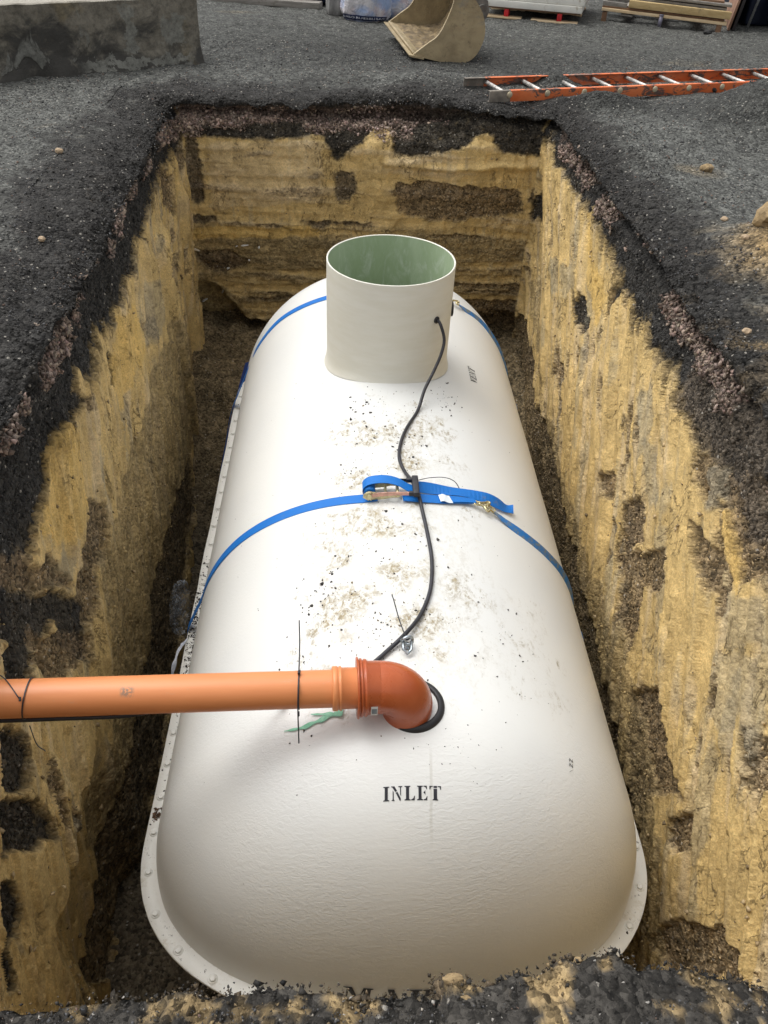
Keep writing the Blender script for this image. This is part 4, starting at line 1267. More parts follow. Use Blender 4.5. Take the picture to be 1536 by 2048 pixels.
s1_ = thing('ratchet_strap', tuple(tp(-2, 2.52)), 'bright blue ratchet strap over the middle of the tank with its buckle on the crown', 'strap', 'blue straps round the tank')
b = band([-76, -50, -32, -9, -5.0], [2.585, 2.566, 2.539, 2.506, 2.503], [.003, .0022, .0022, .0022, .008], extra_a=[(X0-R-.060, 2.50, -2.27), (X0-R-.066, 2.56, -1.60), (X0-R-.0625, 2.590, ZC-.012), (X0-R-.060, 2.592, ZC+.011)])
b.build('webbing', WEB, s1_)
band([1.5, 6, 12, 19, 21.5], [2.497, 2.500, 2.512, 2.534, 2.538], [.012, .008, .006, .012, .018], [.025, .025, .0235, .015, .011], n=24).build('webbing', WEB, s1_)
band([13.5, 16, 21.5], [2.518, 2.527, 2.540], [.010, .013, .021], [.020, .018, .011], n=14).build('webbing', WEB, s1_)
band([27.3, 31, 40, 50, 64, 84], [2.524, 2.505, 2.482, 2.480, 2.511, 2.54], [.016, .008, .0035, .0025, .0025, .0025], [.008, .013, .021, .024, .025, .025], tw=.55, extra_b=[(X0+R+.060, 2.545, ZC+.011), (X0+R+.064, 2.545, ZC-.012), (X0+R+.055, 2.50, -2.25)]).build('webbing', WEBD, s1_)
# loose tail
b = MB()
pts = [frame(4.5, 2.545)(.0, 0, .030), frame(8, 2.556)(0, 0, .020), frame(13, 2.566)(0, 0, .014), frame(19, 2.580)(0, 0, .016), frame(25, 2.586)(0, 0, .022), frame(29, 2.588)(0, 0, .020), frame(32.5, 2.600)(0, 0, .010), frame(34.8, 2.612)(0, 0, .018)]
sp_ = spline(pts, 5)
b.ribbon(sp_, [np.array([.10, 1, .25+.25*math.sin(i*.35)]) for i in range(len(sp_))], .0245, .0022)
b.build('loose_tail', WEB, s1_)
# label
LB2 = simple('white_label', (.74, .80, .84), .5, 0, .06, 40, .05)
band([11.3, 12.2, 13.6, 14.5], [2.510, 2.514, 2.512, 2.520], [.012, .018, .013, .012], .021, n=12).build('label', LB2, s1_)
# ratchet
f = frame(-1.6, 2.525, .004)
def plate(b, poly, v, th, mi=0):
    nv = len(poly)
    vs = [f(u, v-th/2, w) for u, w in poly]+[f(u, v+th/2, w) for u, w in poly]
    fs = [tuple(range(nv))[::-1], tuple(range(nv, 2*nv))]+[(k, (k+1) % nv, nv+(k+1) % nv, nv+k) for k in range(nv)]
    b.add(vs, fs, mi)
outl = [(-.108, .012), (-.106, .026), (-.096, .036), (-.080, .040), (-.060, .037), (-.030, .030), (.000, .031), (.022, .036), (.036, .030), (.038, .020), (.028, .012), (.000, .012), (-.020, .006), (-.060, .002), (-.092, .002)]
b = MB(); plate(b, outl, -.0375, .004); plate(b, outl, .0375, .004)
# dark toothed slots and rim on the near plate
for k in range(10):
    a = 2*math.pi*k/10
    b.box(f(-.082+.0165*math.cos(a), -.0405, .021+.0165*math.sin(a)), (.003, .0022, .004), [f(1, 0, 0)-f(0, 0, 0), f(0, 1, 0)-f(0, 0, 0), f(0, 0, 1)-f(0, 0, 0)])
b.tube([f(-.082, -.050, .021), f(-.082, .050, .021)], .0095, 16)
b.tube([f(.026, -.044, .024), f(.026, .044, .024)], .006, 12)
b.tube([f(-.020, -.042, .018), f(-.020, .042, .018)], .005, 12)
b.build('ratchet_body', ZINC, s1_)
b = MB()
for v, mi in ((-.0425, 0), (.0425, 1)):
    plate(b, [(-.082, .014), (-.082, .030), (-.045, .040), (.010, .042), (.092, .040), (.092, .026), (.010, .026), (-.045, .022)], v, .003, mi)
han = b.build('handle', [PINKM, BLKM], s1_)
b = MB()
ax3 = [f(1, 0, 0)-f(0, 0, 0), f(0, 1, 0)-f(0, 0, 0), f(0, 0, 1)-f(0, 0, 0)]
b.box(f(.097, .002, .036), (.0125, .058, .0105), ax3, 0, .005)
b.box(f(.082, -.0425, .034), (.013, .0065, .009), ax3, 0, .003)
b.box(f(.080, .0425, .034), (.018, .0065, .009), ax3, 0, .003)
b.build('grip', BLKM, han)
# coil of webbing on the spool and the bow of webbing above it
b = MB()
b.lathe(f(-.082, -.026, .024), ax3[1], [(0, .012), (.0, .022), (.052, .022), (.052, .012)], 28)
pts = spline([f(-.104, .006, .010), f(-.108, .008, .034), f(-.088, .010, .055), (f(-.050, .013, .062)), f(-.010, .014, .060), f(.030, .012, .048), f(.062, .006, .030), f(.090, .0, .018)], 6)
b.ribbon(pts, [ax3[1]]*len(pts), .0255, .0024)
b.build('webbing_coil', WEB, s1_)
# double hook
g = frame(24.3, 2.533, .014)
HOOK = simple('brass_plated_wire', (.60, .52, .30), .3, .85, .2, 60, .1)
b = MB()
b.tube([g(-.048, -.012, .002), g(-.048, .012, .002), g(-.020, .006, .006), g(-.020, -.006, .006)], .0042, 8, closed=True)
b.tube(spline([g(-.030, .004, .006), g(-.005, .012, .010), g(.012, .024, .012), g(.020, .018, .014), g(.010, .004, .012), g(-.004, -.004, .008)], 5), .0050, 8)
b.tube(spline([g(-.030, -.004, .006), g(-.008, -.010, .008), g(.000, -.024, .008), g(.010, -.030, .006), g(.018, -.020, .010)], 5), .0050, 8)
b.tube([g(.006, -.008, .010), g(.006, .010, .012), g(.050, .006, .000), g(.050, -.014, -.004)], .0044, 8, closed=True)
b.build('hook', HOOK, s1_)

s2_ = thing('ratchet_strap', tuple(tp(0, 4.4)), 'grubby blue strap over the far end of the tank passing behind the riser', 'strap', 'blue straps round the tank')
band([-62, -45, -32, -20, 0, 20, 26.5], [4.480, 4.484, 4.435, 4.40, 4.385, 4.42, 4.45], .0024, n=70, extra_a=[(-.90, 4.25, -2.27), (-.81, 4.40, -1.90), (-.735, 4.47, -1.52), (X0-R-.064, 4.475, ZC+.012)]).build('webbing', WEB, s2_)
band([31.5, 36, 45, 60, 84], [4.47, 4.49, 4.525, 4.53, 4.53], [.014, .006, .0026, .0025, .0025], [.008, .016, .024, .025, .025], tw=.5, n=40, extra_b=[(X0+R+.062, 4.53, ZC+.010), (X0+R+.05, 4.5, -2.2)]).build('webbing', WEBD, s2_)
b = MB()
sp_ = spline([(-.65, 4.96, -1.38), (-.690, 4.88, -1.49), (-.725, 4.75, -1.62), (-.775, 4.52, -1.80), (-.81, 4.30, -1.97), (-.83, 4.08, -2.12), (-.82, 3.85, -2.22)], 6)
b.ribbon(sp_, [[1, .15, .35+.2*math.sin(i*.3)] for i in range(len(sp_))], .025, .0022)
b.build('loose_tail', WEBSH, s2_)
g = frame(29.3, 4.46, .014)
b = MB()
b.tube([g(-.040, -.014, .002), g(-.040, .014, .002), g(-.012, .006, .006), g(-.012, -.006, .006)], .0045, 8, closed=True)
b.tube(spline([g(-.018, .003, .006), g(.004, .014, .010), g(.022, .020, .012), g(.026, .008, .014), g(.010, -.002, .010), g(.012, -.018, .010), g(.028, -.016, .008)], 5), .0055, 8)
b.build('hook', HOOK, s2_)

# ------------------------------------------------------------------ green tape, plastic film, slab
m = MT('green_plastic_tape')
TAPE = m.out(m.mix(m.ramp(m.noise(m.pos(), 60, 5), .3, .7), (.13, .46, .27), (.26, .60, .40)), .35, m.bump(m.noise(m.pos(), 70, 4), .5, .003))
m.b.inputs['Alpha'].default_value = .85
t = thing('green_tape', (-.09, 1.5, -.63), 'torn strips of pale green tape stuck on the tank below the pipe coupler', 'tape')
def drape_band(pl, hw):
    b = MB()
    sp_ = spline([np.array(drape(x, y, o_)) for x, y, o_ in pl], 6)
    n_ = len(sp_)
    h_ = [max(.0012, hw*(1-(i/(n_-1))**3)*(.75+.35*math.sin(i*1.3))) for i in range(n_)]
    return b.ribbon(sp_, [[.25, 1, .1]]*n_, h_, .0008)
drape_band([(.005, 1.512, .006), (-.05, 1.498, .004), (-.11, 1.484, .003), (-.168, 1.487, .004)], .0125).build('strip', TAPE, t)
drape_band([(.005, 1.500, .007), (-.035, 1.508, .005), (-.090, 1.520, .006)], .0085).build('strip', TAPE, t)

m = MT('clear_film')
FILM = m.out((.55, .60, .66), .16, m.bump(m.noise(m.pos(), 38, 5, .7, 1.0), .9, .012), 0, .8)
m.set(m.b.inputs['Alpha'], m.ramp(m.noise(m.pos((16, 9, 30)), 1.0, 6, .7, 1.5), .46, .66, .04, .55))
bm = bmesh.new()
bmesh.ops.create_icosphere(bm, subdivisions=5, radius=1)
org = np.array([-.835, 3.0, -1.72])
V = np.array([v.co[:] for v in bm.verts]); F = [tuple(v.index for v in q.verts) for q in bm.faces]; bm.free()
d_ = 1+.16*fbm(V[:, 0]*1.6, V[:, 1]*1.6, V[:, 2]*1.6, 3)+.10*np.abs(fbm(V[:, 0]*5, V[:, 1]*5, V[:, 2]*5, 3))
d_ = d_+.22*np.abs(fbm(V[:, 0]*3, V[:, 1]*3, V[:, 2]*3+9, 4))
W = V*d_[:, None]*np.array([.045, .14, .13])+org
b = MB(); b.add(W, F, 0, True)
o = b.build('plastic_film', FILM, None, tuple(org)); tag(o, 'crumpled clear plastic film hanging between the tank flange and the left pit wall', 'plastic film')
b = MB()
for k in range(1):
    p0 = np.array([X0-R-.055-.02*k, 2.52+.10*k, ZC+.012]); 
    pts = spline([p0, p0+np.array([-.03, -.07, -.01+.01*k]), p0+np.array([-.05, -.15+.02*k, -.07]), p0+np.array([-.06, -.20, -.16])], 8)
    n_ = len(pts)
    b.ribbon(pts, [[1, .3+.3*math.sin(i*.9+k), .6*math.cos(i*.7+k)] for i in range(n_)], [.004+.006*abs(math.sin(i*.6+k)) for i in range(n_)], .0006)
WFILM = simple('white_plastic', (.62, .66, .74), .35, 0, .1, 50, .3)
o = b.build('plastic_scrap', WFILM, None, (X0-R-.05, 2.6, ZC)); tag(o, 'twisted white plastic scrap caught on the flange beside the front blue strap', 'plastic scrap')

SLAB = simple('grey_concrete', (.17, .18, .185), .8, 0, .3, 7, .5, 50, dirt=(.08, .065, .045), dirt_amt=.45, dscale=5)
b = MB(); b.box((.13, 3.45, -2.335), (1.03, 1.60, .052), None, 0, .02)
o = b.build('base_slab', SLAB, None, (.13, 3.0, -2.335)); tag(o, 'grey concrete slab under the white tank on the pit floor', 'slab')

# ------------------------------------------------------------------ things on the ground behind the pit
# old wall block, upper left
m = MT('weathered_concrete')
P = m.pos()
g1 = m.noise(m.pos((3.2, 3.2, 4.0)), 1.0, 7, .62, .5)
g2 = m.noise(m.pos((5, 5, 2.4)), 1.0, 5, .6, .8)
bc = m.mix(m.ramp(m.math('ADD', g1, m.math('MULTIPLY', m.math('SUBTRACT', m.sep(P)[2], .2), .45)), .44, .60), (.050, .047, .041), (.21, .19, .15))
bc = m.mix(m.math('MULTIPLY', m.ramp(g2, .58, .63), .75), bc, (.215, .215, .19))
bc = m.mix(m.math('MULTIPLY', m.ramp(m.noise(P, 2.3, 4), .56, .66), .6), bc, (.20, .15, .065))
uu = m.math('ADD', m.math('MULTIPLY', m.math('ADD', m.sep(P)[0], 1.12), .849), m.math('MULTIPLY', m.math('SUBTRACT', m.sep(P)[1], 7.10), .528))
uu = m.math('ADD', uu, m.math('MULTIPLY', m.math('SUBTRACT', m.noise(P, 9, 5, .7), .5), .22))
zz2 = m.math('ADD', m.sep(P)[2], m.math('MULTIPLY', m.math('SUBTRACT', m.noise(P, 13, 5, .7), .5), .3))
def slab_(c, h, z, hz): return m.math('MULTIPLY', m.ramp(m.math('ABSOLUTE', m.math('SUBTRACT', uu, c)), h, h*.75), m.ramp(m.math('ABSOLUTE', m.math('SUBTRACT', zz2, z)), hz, hz*.8))
pat_ = m.math('MAXIMUM', m.math('MAXIMUM', slab_(-.54, .05, .24, .16), slab_(-.20, .09, .22, .09)), m.math('MAXIMUM', slab_(-1.9, .16, .15, .08), slab_(-.5, .45, .035, .03)))
bc = m.mix(m.math('MULTIPLY', pat_, .8), bc, (.235, .235, .205))
bc = m.mix(m.ramp(m.noise(P, 24, 8, .8), .40, .66, 0, .6), bc, (.04, .038, .032))
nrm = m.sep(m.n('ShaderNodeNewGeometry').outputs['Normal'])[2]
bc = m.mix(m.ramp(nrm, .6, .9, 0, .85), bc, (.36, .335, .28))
CONC = m.out(bc, .85, m.bump(m.math('ADD', m.noise(P, 14, 7, .7), m.math('MULTIPLY', m.ramp(g2, .57, .60), .25)), .7, .02))
cdv = np.array([.849, .528, 0]); cnv = np.array([-.528, .849, 0])
c0_ = np.array([-1.12, 7.10, 0])
b = MB()
nu, nv = 150, 26
prof = [(0.0, -.06), (.0, .0)]+[(0.012*k/10, .43*k/16) for k in range(1, 17)]+[(.03, .437), (.34, .437), (.345, -.05)]
V, F = [], []
for i in range(nu):
    s_ = -4.2*(1-i/(nu-1))
    for q, z in prof:
        pt = c0_+cdv*s_+cnv*q+np.array([0, 0, z])
        w = (.018*perlin(pt[0]*3, pt[1]*3, pt[2]*4)+.010*perlin(pt[0]*11, pt[1]*11, pt[2]*11))
        foot = .06*max(0, 1-z/.10)*(.5+.8*float(perlin(pt[0]*5, pt[1]*5, 1.1))) if q < .02 else 0
        V.append(pt-cnv*(float(w)+max(0, foot))+np.array([0, 0, float(w)*.5 if z > .4 else 0]))
k_ = len(prof)
for i in range(nu-1):
    for j in range(k_-1): F.append((i*k_+j, (i+1)*k_+j, (i+1)*k_+j+1, i*k_+j+1))
F += [tuple(range(k_)), tuple((nu-1)*k_+j for j in range(k_))[::-1]]
b.add(V, F, 0, False)
o = b.build('concrete_wall', CONC, None, tuple(c0_)); tag(o, 'low weathered concrete wall stained black and grey with a pale top', 'wall')

# excavator bucket
m = MT('muddy_bucket_steel')
P = m.pos()
bc = m.mix(m.ramp(m.noise(P, 5, 7, .65), .34, .68), (.27, .21, .12), (.42, .335, .195))
bc = m.mix(m.math('MULTIPLY', m.ramp(m.noise(P, 17, 8, .75), .56, .66), .6), bc, (.18, .14, .085))
bc = m.mix(m.math('MULTIPLY', m.ramp(m.noise(P, 3, 5, .7, 1), .60, .66), .45), bc, (.20, .20, .18))
BUCK = m.out(bc, m.ramp(m.noise(P, 12, 4), .3, .7, .5, .85), m.bump(m.noise(P, 26, 8, .72), .55, .012))
az, elv = math.radians(100), math.radians(4)
Wd = np.array([math.cos(az)*math.cos(elv), math.sin(az)*math.cos(elv), math.sin(elv)])
E1 = np.cross(np.array([math.cos(az), math.sin(az), 0]), [0, 0, 1.0])
BO = np.array([.512, 7.40, 0.0])
def bk(p, z, w): return BO+E1*p+np.array([0, 0, z])+Wd*w
bucket = thing('excavator_bucket', tuple(bk(.35, 0, .4)), 'mud coated excavator bucket lying on its back at the far edge of the pit', 'bucket')
outl = spline([(0, .055, 0), (.10, .030, 0), (.20, .010, 0), (.338, -.012, 0), (.45, .000, 0), (.535, .062, 0), (.583, .190, 0), (.560, .323, 0), (.485, .430, 0), (.39, .53, 0), (.28, .60, 0)], 6)
outl = [(float(p[0]), float(p[1])) for p in outl]
edge = [(float(p[0]), float(p[1])) for p in spline([(0, .055, 0), (.11, .130, 0), (.20, .195, 0), (.268, .32, 0), (.305, .43, 0), (.31, .52, 0), (.28, .60, 0)], 5)]
BW = 1.0
def plate3(b, poly, w0, w1, mi=0):
    n_ = len(poly)
    c = (sum(p[0] for p in poly)/n_, sum(p[1] for p in poly)/n_)
    tris = earclip(poly)
    V = [bk(p[0], p[1], w0) for p in poly]+[bk(p[0], p[1], w1) for p in poly]
    F = [tuple(t) for t in tris]+[tuple(n_+i for i in t[::-1]) for t in tris]+[(k, (k+1) % n_, n_+(k+1) % n_, n_+k) for k in range(n_)]
    b.add(V, F, mi)
side_poly = outl+edge[-2:0:-1]
for w0 in (0, BW-.018):
    b = MB(); plate3(b, side_poly, w0, w0+.018); 
    b.build('side_plate', BUCK, bucket)
b = MB()
n_ = len(outl); V = []
for (p, z), (p2, z2), (p0_, z0_) in zip(outl, outl[1:]+[outl[-1]], [outl[0]]+outl[:-1]):
    t = np.array([p2-p0_, z2-z0_]); t /= np.linalg.norm(t); nn_ = np.array([-t[1], t[0]])*.016
    for w in (.019, BW-.019):
        V.append(bk(p+.001*nn_[0], z+.001*nn_[1], w)); V.append(bk(p+nn_[0], z+nn_[1], w))
F = []
for i in range(n_-1):
    a = 4*i; c = 4*(i+1)
    F += [(a, c, c+2, a+2), (a+1, a+3, c+3, c+1), (a, a+1, c+1, c), (a+2, c+2, c+3, a+3)]
F += [(0, 2, 3, 1), (4*n_-4, 4*n_-3, 4*n_-1, 4*n_-2)]
b.add(V, F, 0, True); b.build('curved_shell', BUCK, bucket)
b = MB(); plate3(b, [(-.035, .056), (-.03, .044), (.09, .022), (.09, .040)], -.012, BW+.012); b.build('cutting_edge', BUCK, bucket)
LUGM = simple('worn_grey_steel', (.22, .21, .19), .5, .5, .3, 20, .4, 60, dirt=(.2, .16, .1), dirt_amt=.5)
for w in (.36, .62):
    b = MB(); plate3(b, [(.56, .15), (.68, .20), (.72, .28), (.70, .36), (.62, .40), (.52, .40)], w, w+.03)
    b.tube([bk(.655, .29, w-.015), bk(.655, .29, w+.045)], .045, 20)
    b.build('coupling_lug', LUGM, bucket)
# mud inside
MUD = simple('dried_mud', (.235, .175, .095), .9, 0, .4, 10, .9, 24, dirt=(.12, .09, .055), dirt_amt=.6, dscale=12)
nu, nv = 44, 60
V, F = [], []
for i in range(nu):
    for j in range(nv):
        u = i/(nu-1); w = .03+(BW-.06)*j/(nv-1)
        k = .04+u*.80
        idx = k*(len(outl)-1); i0_ = int(idx); fr_ = idx-i0_
        p = outl[i0_][0]*(1-fr_)+outl[min(i0_+1, len(outl)-1)][0]*fr_; z = outl[i0_][1]*(1-fr_)+outl[min(i0_+1, len(outl)-1)][1]*fr_
        inward = np.array([.30-p, .30-z]); inward /= np.linalg.norm(inward)+1e-6
        t = .018+.055*math.sin(math.pi*min(1, u*1.1))*max(0, .6+float(fbm(p*5, z*5, w*4, 4)))+.02*float(fbm(p*22, z*22, w*22, 3))*(u > .03)
        if i in (0, nu-1): t = .012
        V.append(bk(p+inward[0]*t, z+inward[1]*t, w))
for i in range(nu-1):
    for j in range(nv-1): F.append((i*nv+j, i*nv+j+1, (i+1)*nv+j+1, (i+1)*nv+j))
b = MB(); b.add(V, F, 0, True)
o = b.build('dried_mud', MUD, None, tuple(bk(.3, .05, .5))); tag(o, 'crust of dried brown mud caked inside the excavator bucket', 'mud')

# rubble sacks
def crumple(org, rx, ry, rz, seed, e=.55, amp=.10):
    def f(u, v, off=0.0):
        """u angle from the camera side, v 0..1 up"""
        th = u; ph = (v-.42)*math.pi*.98
        def sp(x, p_): return math.copysign(abs(x)**p_, x)
        c = sp(math.cos(ph), .5)
        x = rx*c*sp(math.sin(th), e)*(1.0-.22*v); y = -ry*c*sp(math.cos(th), e)*(1.0-.15*v); z = rz*(sp(math.sin(ph), .7)*.5+.42)
        k = 1+amp*float(fbm(math.sin(th)*1.7+seed, math.cos(th)*1.7, v*2.6, 3))+.05*float(perlin(math.sin(th)*6+seed, math.cos(th)*6, v*5))
        l = math.hypot(x, y)+1e-6
        return np.array([org[0]+x*k+off*x/l, org[1]+y*k+off*y/l, org[2]+max(-.02, z)])
    return f
def sack(name, f, mat, label, org, cat='sack'):
    nu, nv = 72, 34
    V = [f(2*math.pi*i/nu, j/(nv-1)) for j in range(nv) for i in range(nu)]
    F = [(j*nu+i, j*nu+(i+1) % nu, (j+1)*nu+(i+1) % nu, (j+1)*nu+i) for j in range(nv-1) for i in range(nu)]
    b = MB(); b.add(V, F, 0, True)
    o = b.build(name, mat, None, org)
    return tag(o, label, cat)
m = MT('rubble_sack_plastic')
P = m.pos()
bc = m.mix(m.ramp(m.noise(P, 4.5, 4, .5, .5), .40, .60), (.30, .40, .62), (.62, .60, .62))
bc = m.mix(m.math('MULTIPLY', m.ramp(m.noise(P, 6.5, 3), .52, .68), .45), bc, (.62, .42, .40))
SACK = m.out(bc, .28, m.bump(m.noise(P, 16, 6, .65, 1.2), .9, .02), 0, .6)
NAVY = simple('navy_print', (.012, .020, .075), .4, 0, .3, 30, .1)
WHT = simple('white_print', (.62, .64, .70), .45, 0, .1, 40, .05)
def font_mesh(text, size=1.0):
    cu = bpy.data.curves.new('text', 'FONT'); cu.body = text; cu.size = size; cu.resolution_u = 2; cu.offset = .012
    to = bpy.data.objects.new('text', cu); col.objects.link(to)
    me = bpy.data.meshes.new_from_object(to)
    V = np.array([v.co[:] for v in me.vertices]); F = [tuple(p.vertices) for p in me.polygons]
    bpy.data.objects.remove(to); bpy.data.curves.remove(cu); bpy.data.meshes.remove(me)
    return V, F
org1 = (.15, 9.33, .0)
f1 = crumple(org1, .26, .19, .36, 3.1, .75, .24)
sk = sack('rubble_sack', f1, SACK, 'filled translucent rubble sack with a navy printed band beside the bucket', org1)
def band_on(f, parent, u0, u1, v0, v1, tilt, text=None):
    b = MB(); n_ = 30
    V = []
    for k in range(n_+1):
        t = k/n_; u = u0+(u1-u0)*t
        for v in (v0+tilt*t, (v0+v1)/2+tilt*t, v1+tilt*t): V.append(f(u, v, .006))
    F = []
    for k in range(n_):
        for j in (0, 1): F.append((k*3+j, k*3+3+j, k*3+4+j, k*3+1+j))
    b.add(V, F, 0, True)
    bo = b.build('printed_band', NAVY, parent)
    if text:
        TV, TF = font_mesh(text)
        mn, mx = TV.min(0), TV.max(0)
        TV = (TV-mn)/(mx-mn+1e-9)
        V = []
        for x, y, _ in TV:
            t = .05+.90*x
            V.append(f(u0+(u1-u0)*t, v0+(v1-v0)*(.22+.56*y)+tilt*t, .011))
        b = MB(); b.add(V, TF, 0, False); b.build('print', WHT, bo)
band_on(f1, sk, -1.05, 1.0, .185, .300, -.05, 'JUMBO RUBBLE SACK')
org2 = (.50, 9.58, .0)
f2 = crumple(org2, .22, .17, .40, 9.4, .75, .26)
sk2 = sack('rubble_sack', f2, SACK, 'second blue and white rubble sack half hidden behind the excavator bucket', org2)
band_on(f2, sk2, -1.1, .2, .40, .52, .25, 'SACK')
GREYP = simple('grey_plastic_sheet', (.24, .235, .225), .45, 0, .3, 8, .6, 30)
org3 = (-.13, 9.52, .0)
sack('grey_sack', crumple(org3, .11, .15, .36, 5.5, .8, .15), GREYP, 'slim grey plastic sack standing left of the rubble sacks', org3)
TARP = simple('navy_tarpaulin', (.008, .012, .030), .35, 0, .4, 6, .8, 14)
org4 = (-.50, 10.35, .0)
sack('tarpaulin', crumple(org4, .42, .40, .30, 7.7, .7, .16), TARP, 'bunched dark navy tarpaulin behind the long timber board', org4, 'tarpaulin')

# timber board on the ground, top left
def wood(name, c, c2, grain=(1, 1, 1), dirt=(.10, .075, .05), amt=.4):
    m = MT(name)
    g = m.noise(m.obj(grain), 1.0, 6, .65, .5)
    bc = m.mix(m.ramp(g, .32, .68), c, c2)
    bc = m.mix(m.math('MULTIPLY', m.ramp(m.noise(m.obj(), 7, 6, .7), .66-.2*amt, .78-.2*amt), .7), bc, dirt)
    return m.out(bc, .75, m.bump(g, .3, .004))
PDIR = np.array([.957, -.29, 0]); PNR = np.array([.29, .957, 0])
AX = [PDIR, PNR, np.array([0, 0, 1.0])]
def plank(name, x0, x1, y, z0, z1, d0, d1, mat, parent=None, origin=None, base=(1.37, 9.77), zt=0.0, bev=.004, bow=0.0):
    """x along the front line, d depth behind it"""
    c = np.array([base[0], base[1], 0])
    p = c+PDIR*((x0+x1)/2)+PNR*((d0+d1)/2)+np.array([0, 0, (z0+z1)/2])
    ax = [PDIR+np.array([0, 0, zt]), PNR, np.array([-zt*PDIR[0], -zt*PDIR[1], 1.0])]
    ax = [a/np.linalg.norm(a) for a in ax]
    b = MB(); b.box(p, ((x1-x0)/2, (d1-d0)/2, (z1-z0)/2), ax, 0, bev)
    return b.build(name, mat, parent, tuple(p) if parent is None else None)
GREYW = wood('weathered_grey_wood', (.17, .155, .135), (.30, .28, .25), (3, 30, 30))
OCH = wood('yellow_timber', (.40, .28, .12), (.52, .39, .19), (3, 26, 26))
PALEW = wood('pale_pine', (.60, .44, .25), (.74, .58, .37), (3, 30, 30), (.25, .18, .1), .2)
BRW = wood('brown_wood', (.16, .085, .045), (.28, .16, .09), (4, 26, 26))
PLY = wood('brown_plywood', (.26, .14, .09), (.42, .25, .165), (6, 3, 2), (.10, .055, .04), .45)
WPAN = simple('white_panel_paint', (.70, .69, .63), .5, 0, .06, 8, .1, 40, dirt=(.42, .38, .3), dirt_amt=.25, dscale=9)
RED = simple('red_paint', (.55, .018, .022), .5, 0, .25, 30, .15, 60)
b = MB()
b.box((0, 0, .030), (.66, .075, .030), None, 0, .005)
o = b.build('timber_board', GREYW, None, (0, 0, 0)); o.location = (-.94, 9.98, -.004); o.rotation_euler = (0, 0, -.21)
tag(o, 'long grey timber board lying flat at the back left behind the gravel', 'board')
b = MB(); b.box((.12, -.055, .0655), (.53, .018, .006), None, 0, .002)
for k in range(22): b.box((-.4+.046*k+random.uniform(-.01, .01), -.072+random.uniform(-.004, .004), .062), (.024, .006, random.uniform(.003, .012)), None, 0)
b.build('splintered_edge', PALEW, o)

# pallet with white panels
A0 = (1.37, 9.77)
pa = thing('pallet', (A0[0]+.5, A0[1]-.1, 0), 'timber pallet with red blocks under the stack of white panels', 'pallet', 'pallets at the back')
def pplank(name, *a, **k):
    return plank(name, *a, parent=pa, **k)
pplank('bottom_board', .0, .40, 0, .0, .020, -.02, .09, PALEW, base=A0)
pplank('bottom_board', .50, .97, 0, -.004, .018, -.02, .09, PALEW, base=A0)
pplank('bottom_board', .0, .97, 0, -.004, .018, .55, .65, PALEW, base=A0)
pplank('bottom_board', .0, .97, 0, -.004, .018, 1.05, 1.15, PALEW, base=A0)
for x in (.22, .76): pplank('block', x, x+.045, 0, .019, .086, -.015, .10, RED, base=A0)
for x in (.06, .52, .86):
    for d in (.55, 1.05): pplank('block', x, x+.09, 0, .018, .086, d, d+.1, BRW, base=A0)
pplank('stringer', .0, .95, 0, .0865, .100, -.01, .09, BRW, base=A0)
pplank('stringer', .0, .95, 0, .0865, .100, .55, .65, BRW, base=A0)
pplank('stringer', .0, .95, 0, .0865, .100, 1.05, 1.15, BRW, base=A0)
lab = ['lowest white panel of the stack on the red blocked pallet', 'middle white panel of the stack on the red blocked pallet', 'third white panel up on the red blocked pallet', 'topmost white panel of the stack on the red blocked pallet']
zz_ = .1005
for k, (th_, sx, sy) in enumerate(((.062, 0, 0), (.062, .015, .012), (.060, -.01, .03), (.060, .02, .02))):
    o = plank('white_slab', -.03+sx, 1.0+sx, 0, zz_, zz_+th_, -.03+sy, 1.12+sy, WPAN, None, base=A0, bev=.005)
    tag(o, lab[k], 'slab', 'white panels stacked on the pallet')
    zz_ += th_+.003
# pallet with boards
B0 = (2.60, 9.78)
pb = thing('pallet', (B0[0]+.6, B0[1]-.2, 0), 'worn wooden pallet with short legs under the loose timber boards', 'pallet', 'pallets at the back')
zt = -.03
def bplank(name, *a, **k): return plank(name, *a, parent=pb, base=B0, **k)
bplank('top_rail', .0, 1.25, 0, .080, .108, -.02, .08, PALEW, zt=zt)
bplank('top_rail', .0, 1.25, 0, .080, .108, .90, 1.0, BRW, zt=zt)
for x in (.01, 1.16):
    for d in (-.01, .90): bplank('leg', x, x+.05, 0, -.02, .088, d, d+.07, BRW)
for x in (.2, .55, .9): bplank('cross_board', x, x+.12, 0, .062, .0795, .0, .98, GREYW, zt=zt)
STEEL = simple('purple_grey_steel', (.20, .19, .24), .45, .5, .2, 30, .2)
c = np.array([B0[0], B0[1], 0])+PDIR*.60+PNR*-.03
b = MB(); b.tube([c+np.array([0, 0, -.03]), c+np.array([.004, 0, .105])], .020, 16); b.tube([c+np.array([.004, 0, .1]), c+np.array([.004, 0, .112])], .023, 16)
o = b.build('steel_post', STEEL, None, tuple(c)); tag(o, 'short grey steel post propping the middle of the wooden pallet', 'post')
boards = [(.0, 1.22, .112, .128, .00, .14, BRW, 'thin brown board lying on the pallet rail'),
          (.26, 1.27, .131, .196, -.03, .03, OCH, 'yellow timber beam along the front of the right pallet'),
          (.0, .245, .131, .180, .00, .10, GREYW, 'short dark grey board end left of the yellow beam'),
          (.02, 1.22, .200, .222, .04, .20, GREYW, 'grey plank just above the yellow beam on the pallet'),
          (.50, 1.26, .226, .250, .02, .18, GREYW, 'shorter grey plank stacked over the grey plank'),
          (-.02, 1.18, .254, .278, .05, .22, BRW, 'brown plank topmost on the right pallet'),
          (.0, 1.20, .131, .190, .40, .60, GREYW, 'grey beam at the back of the right pallet')]
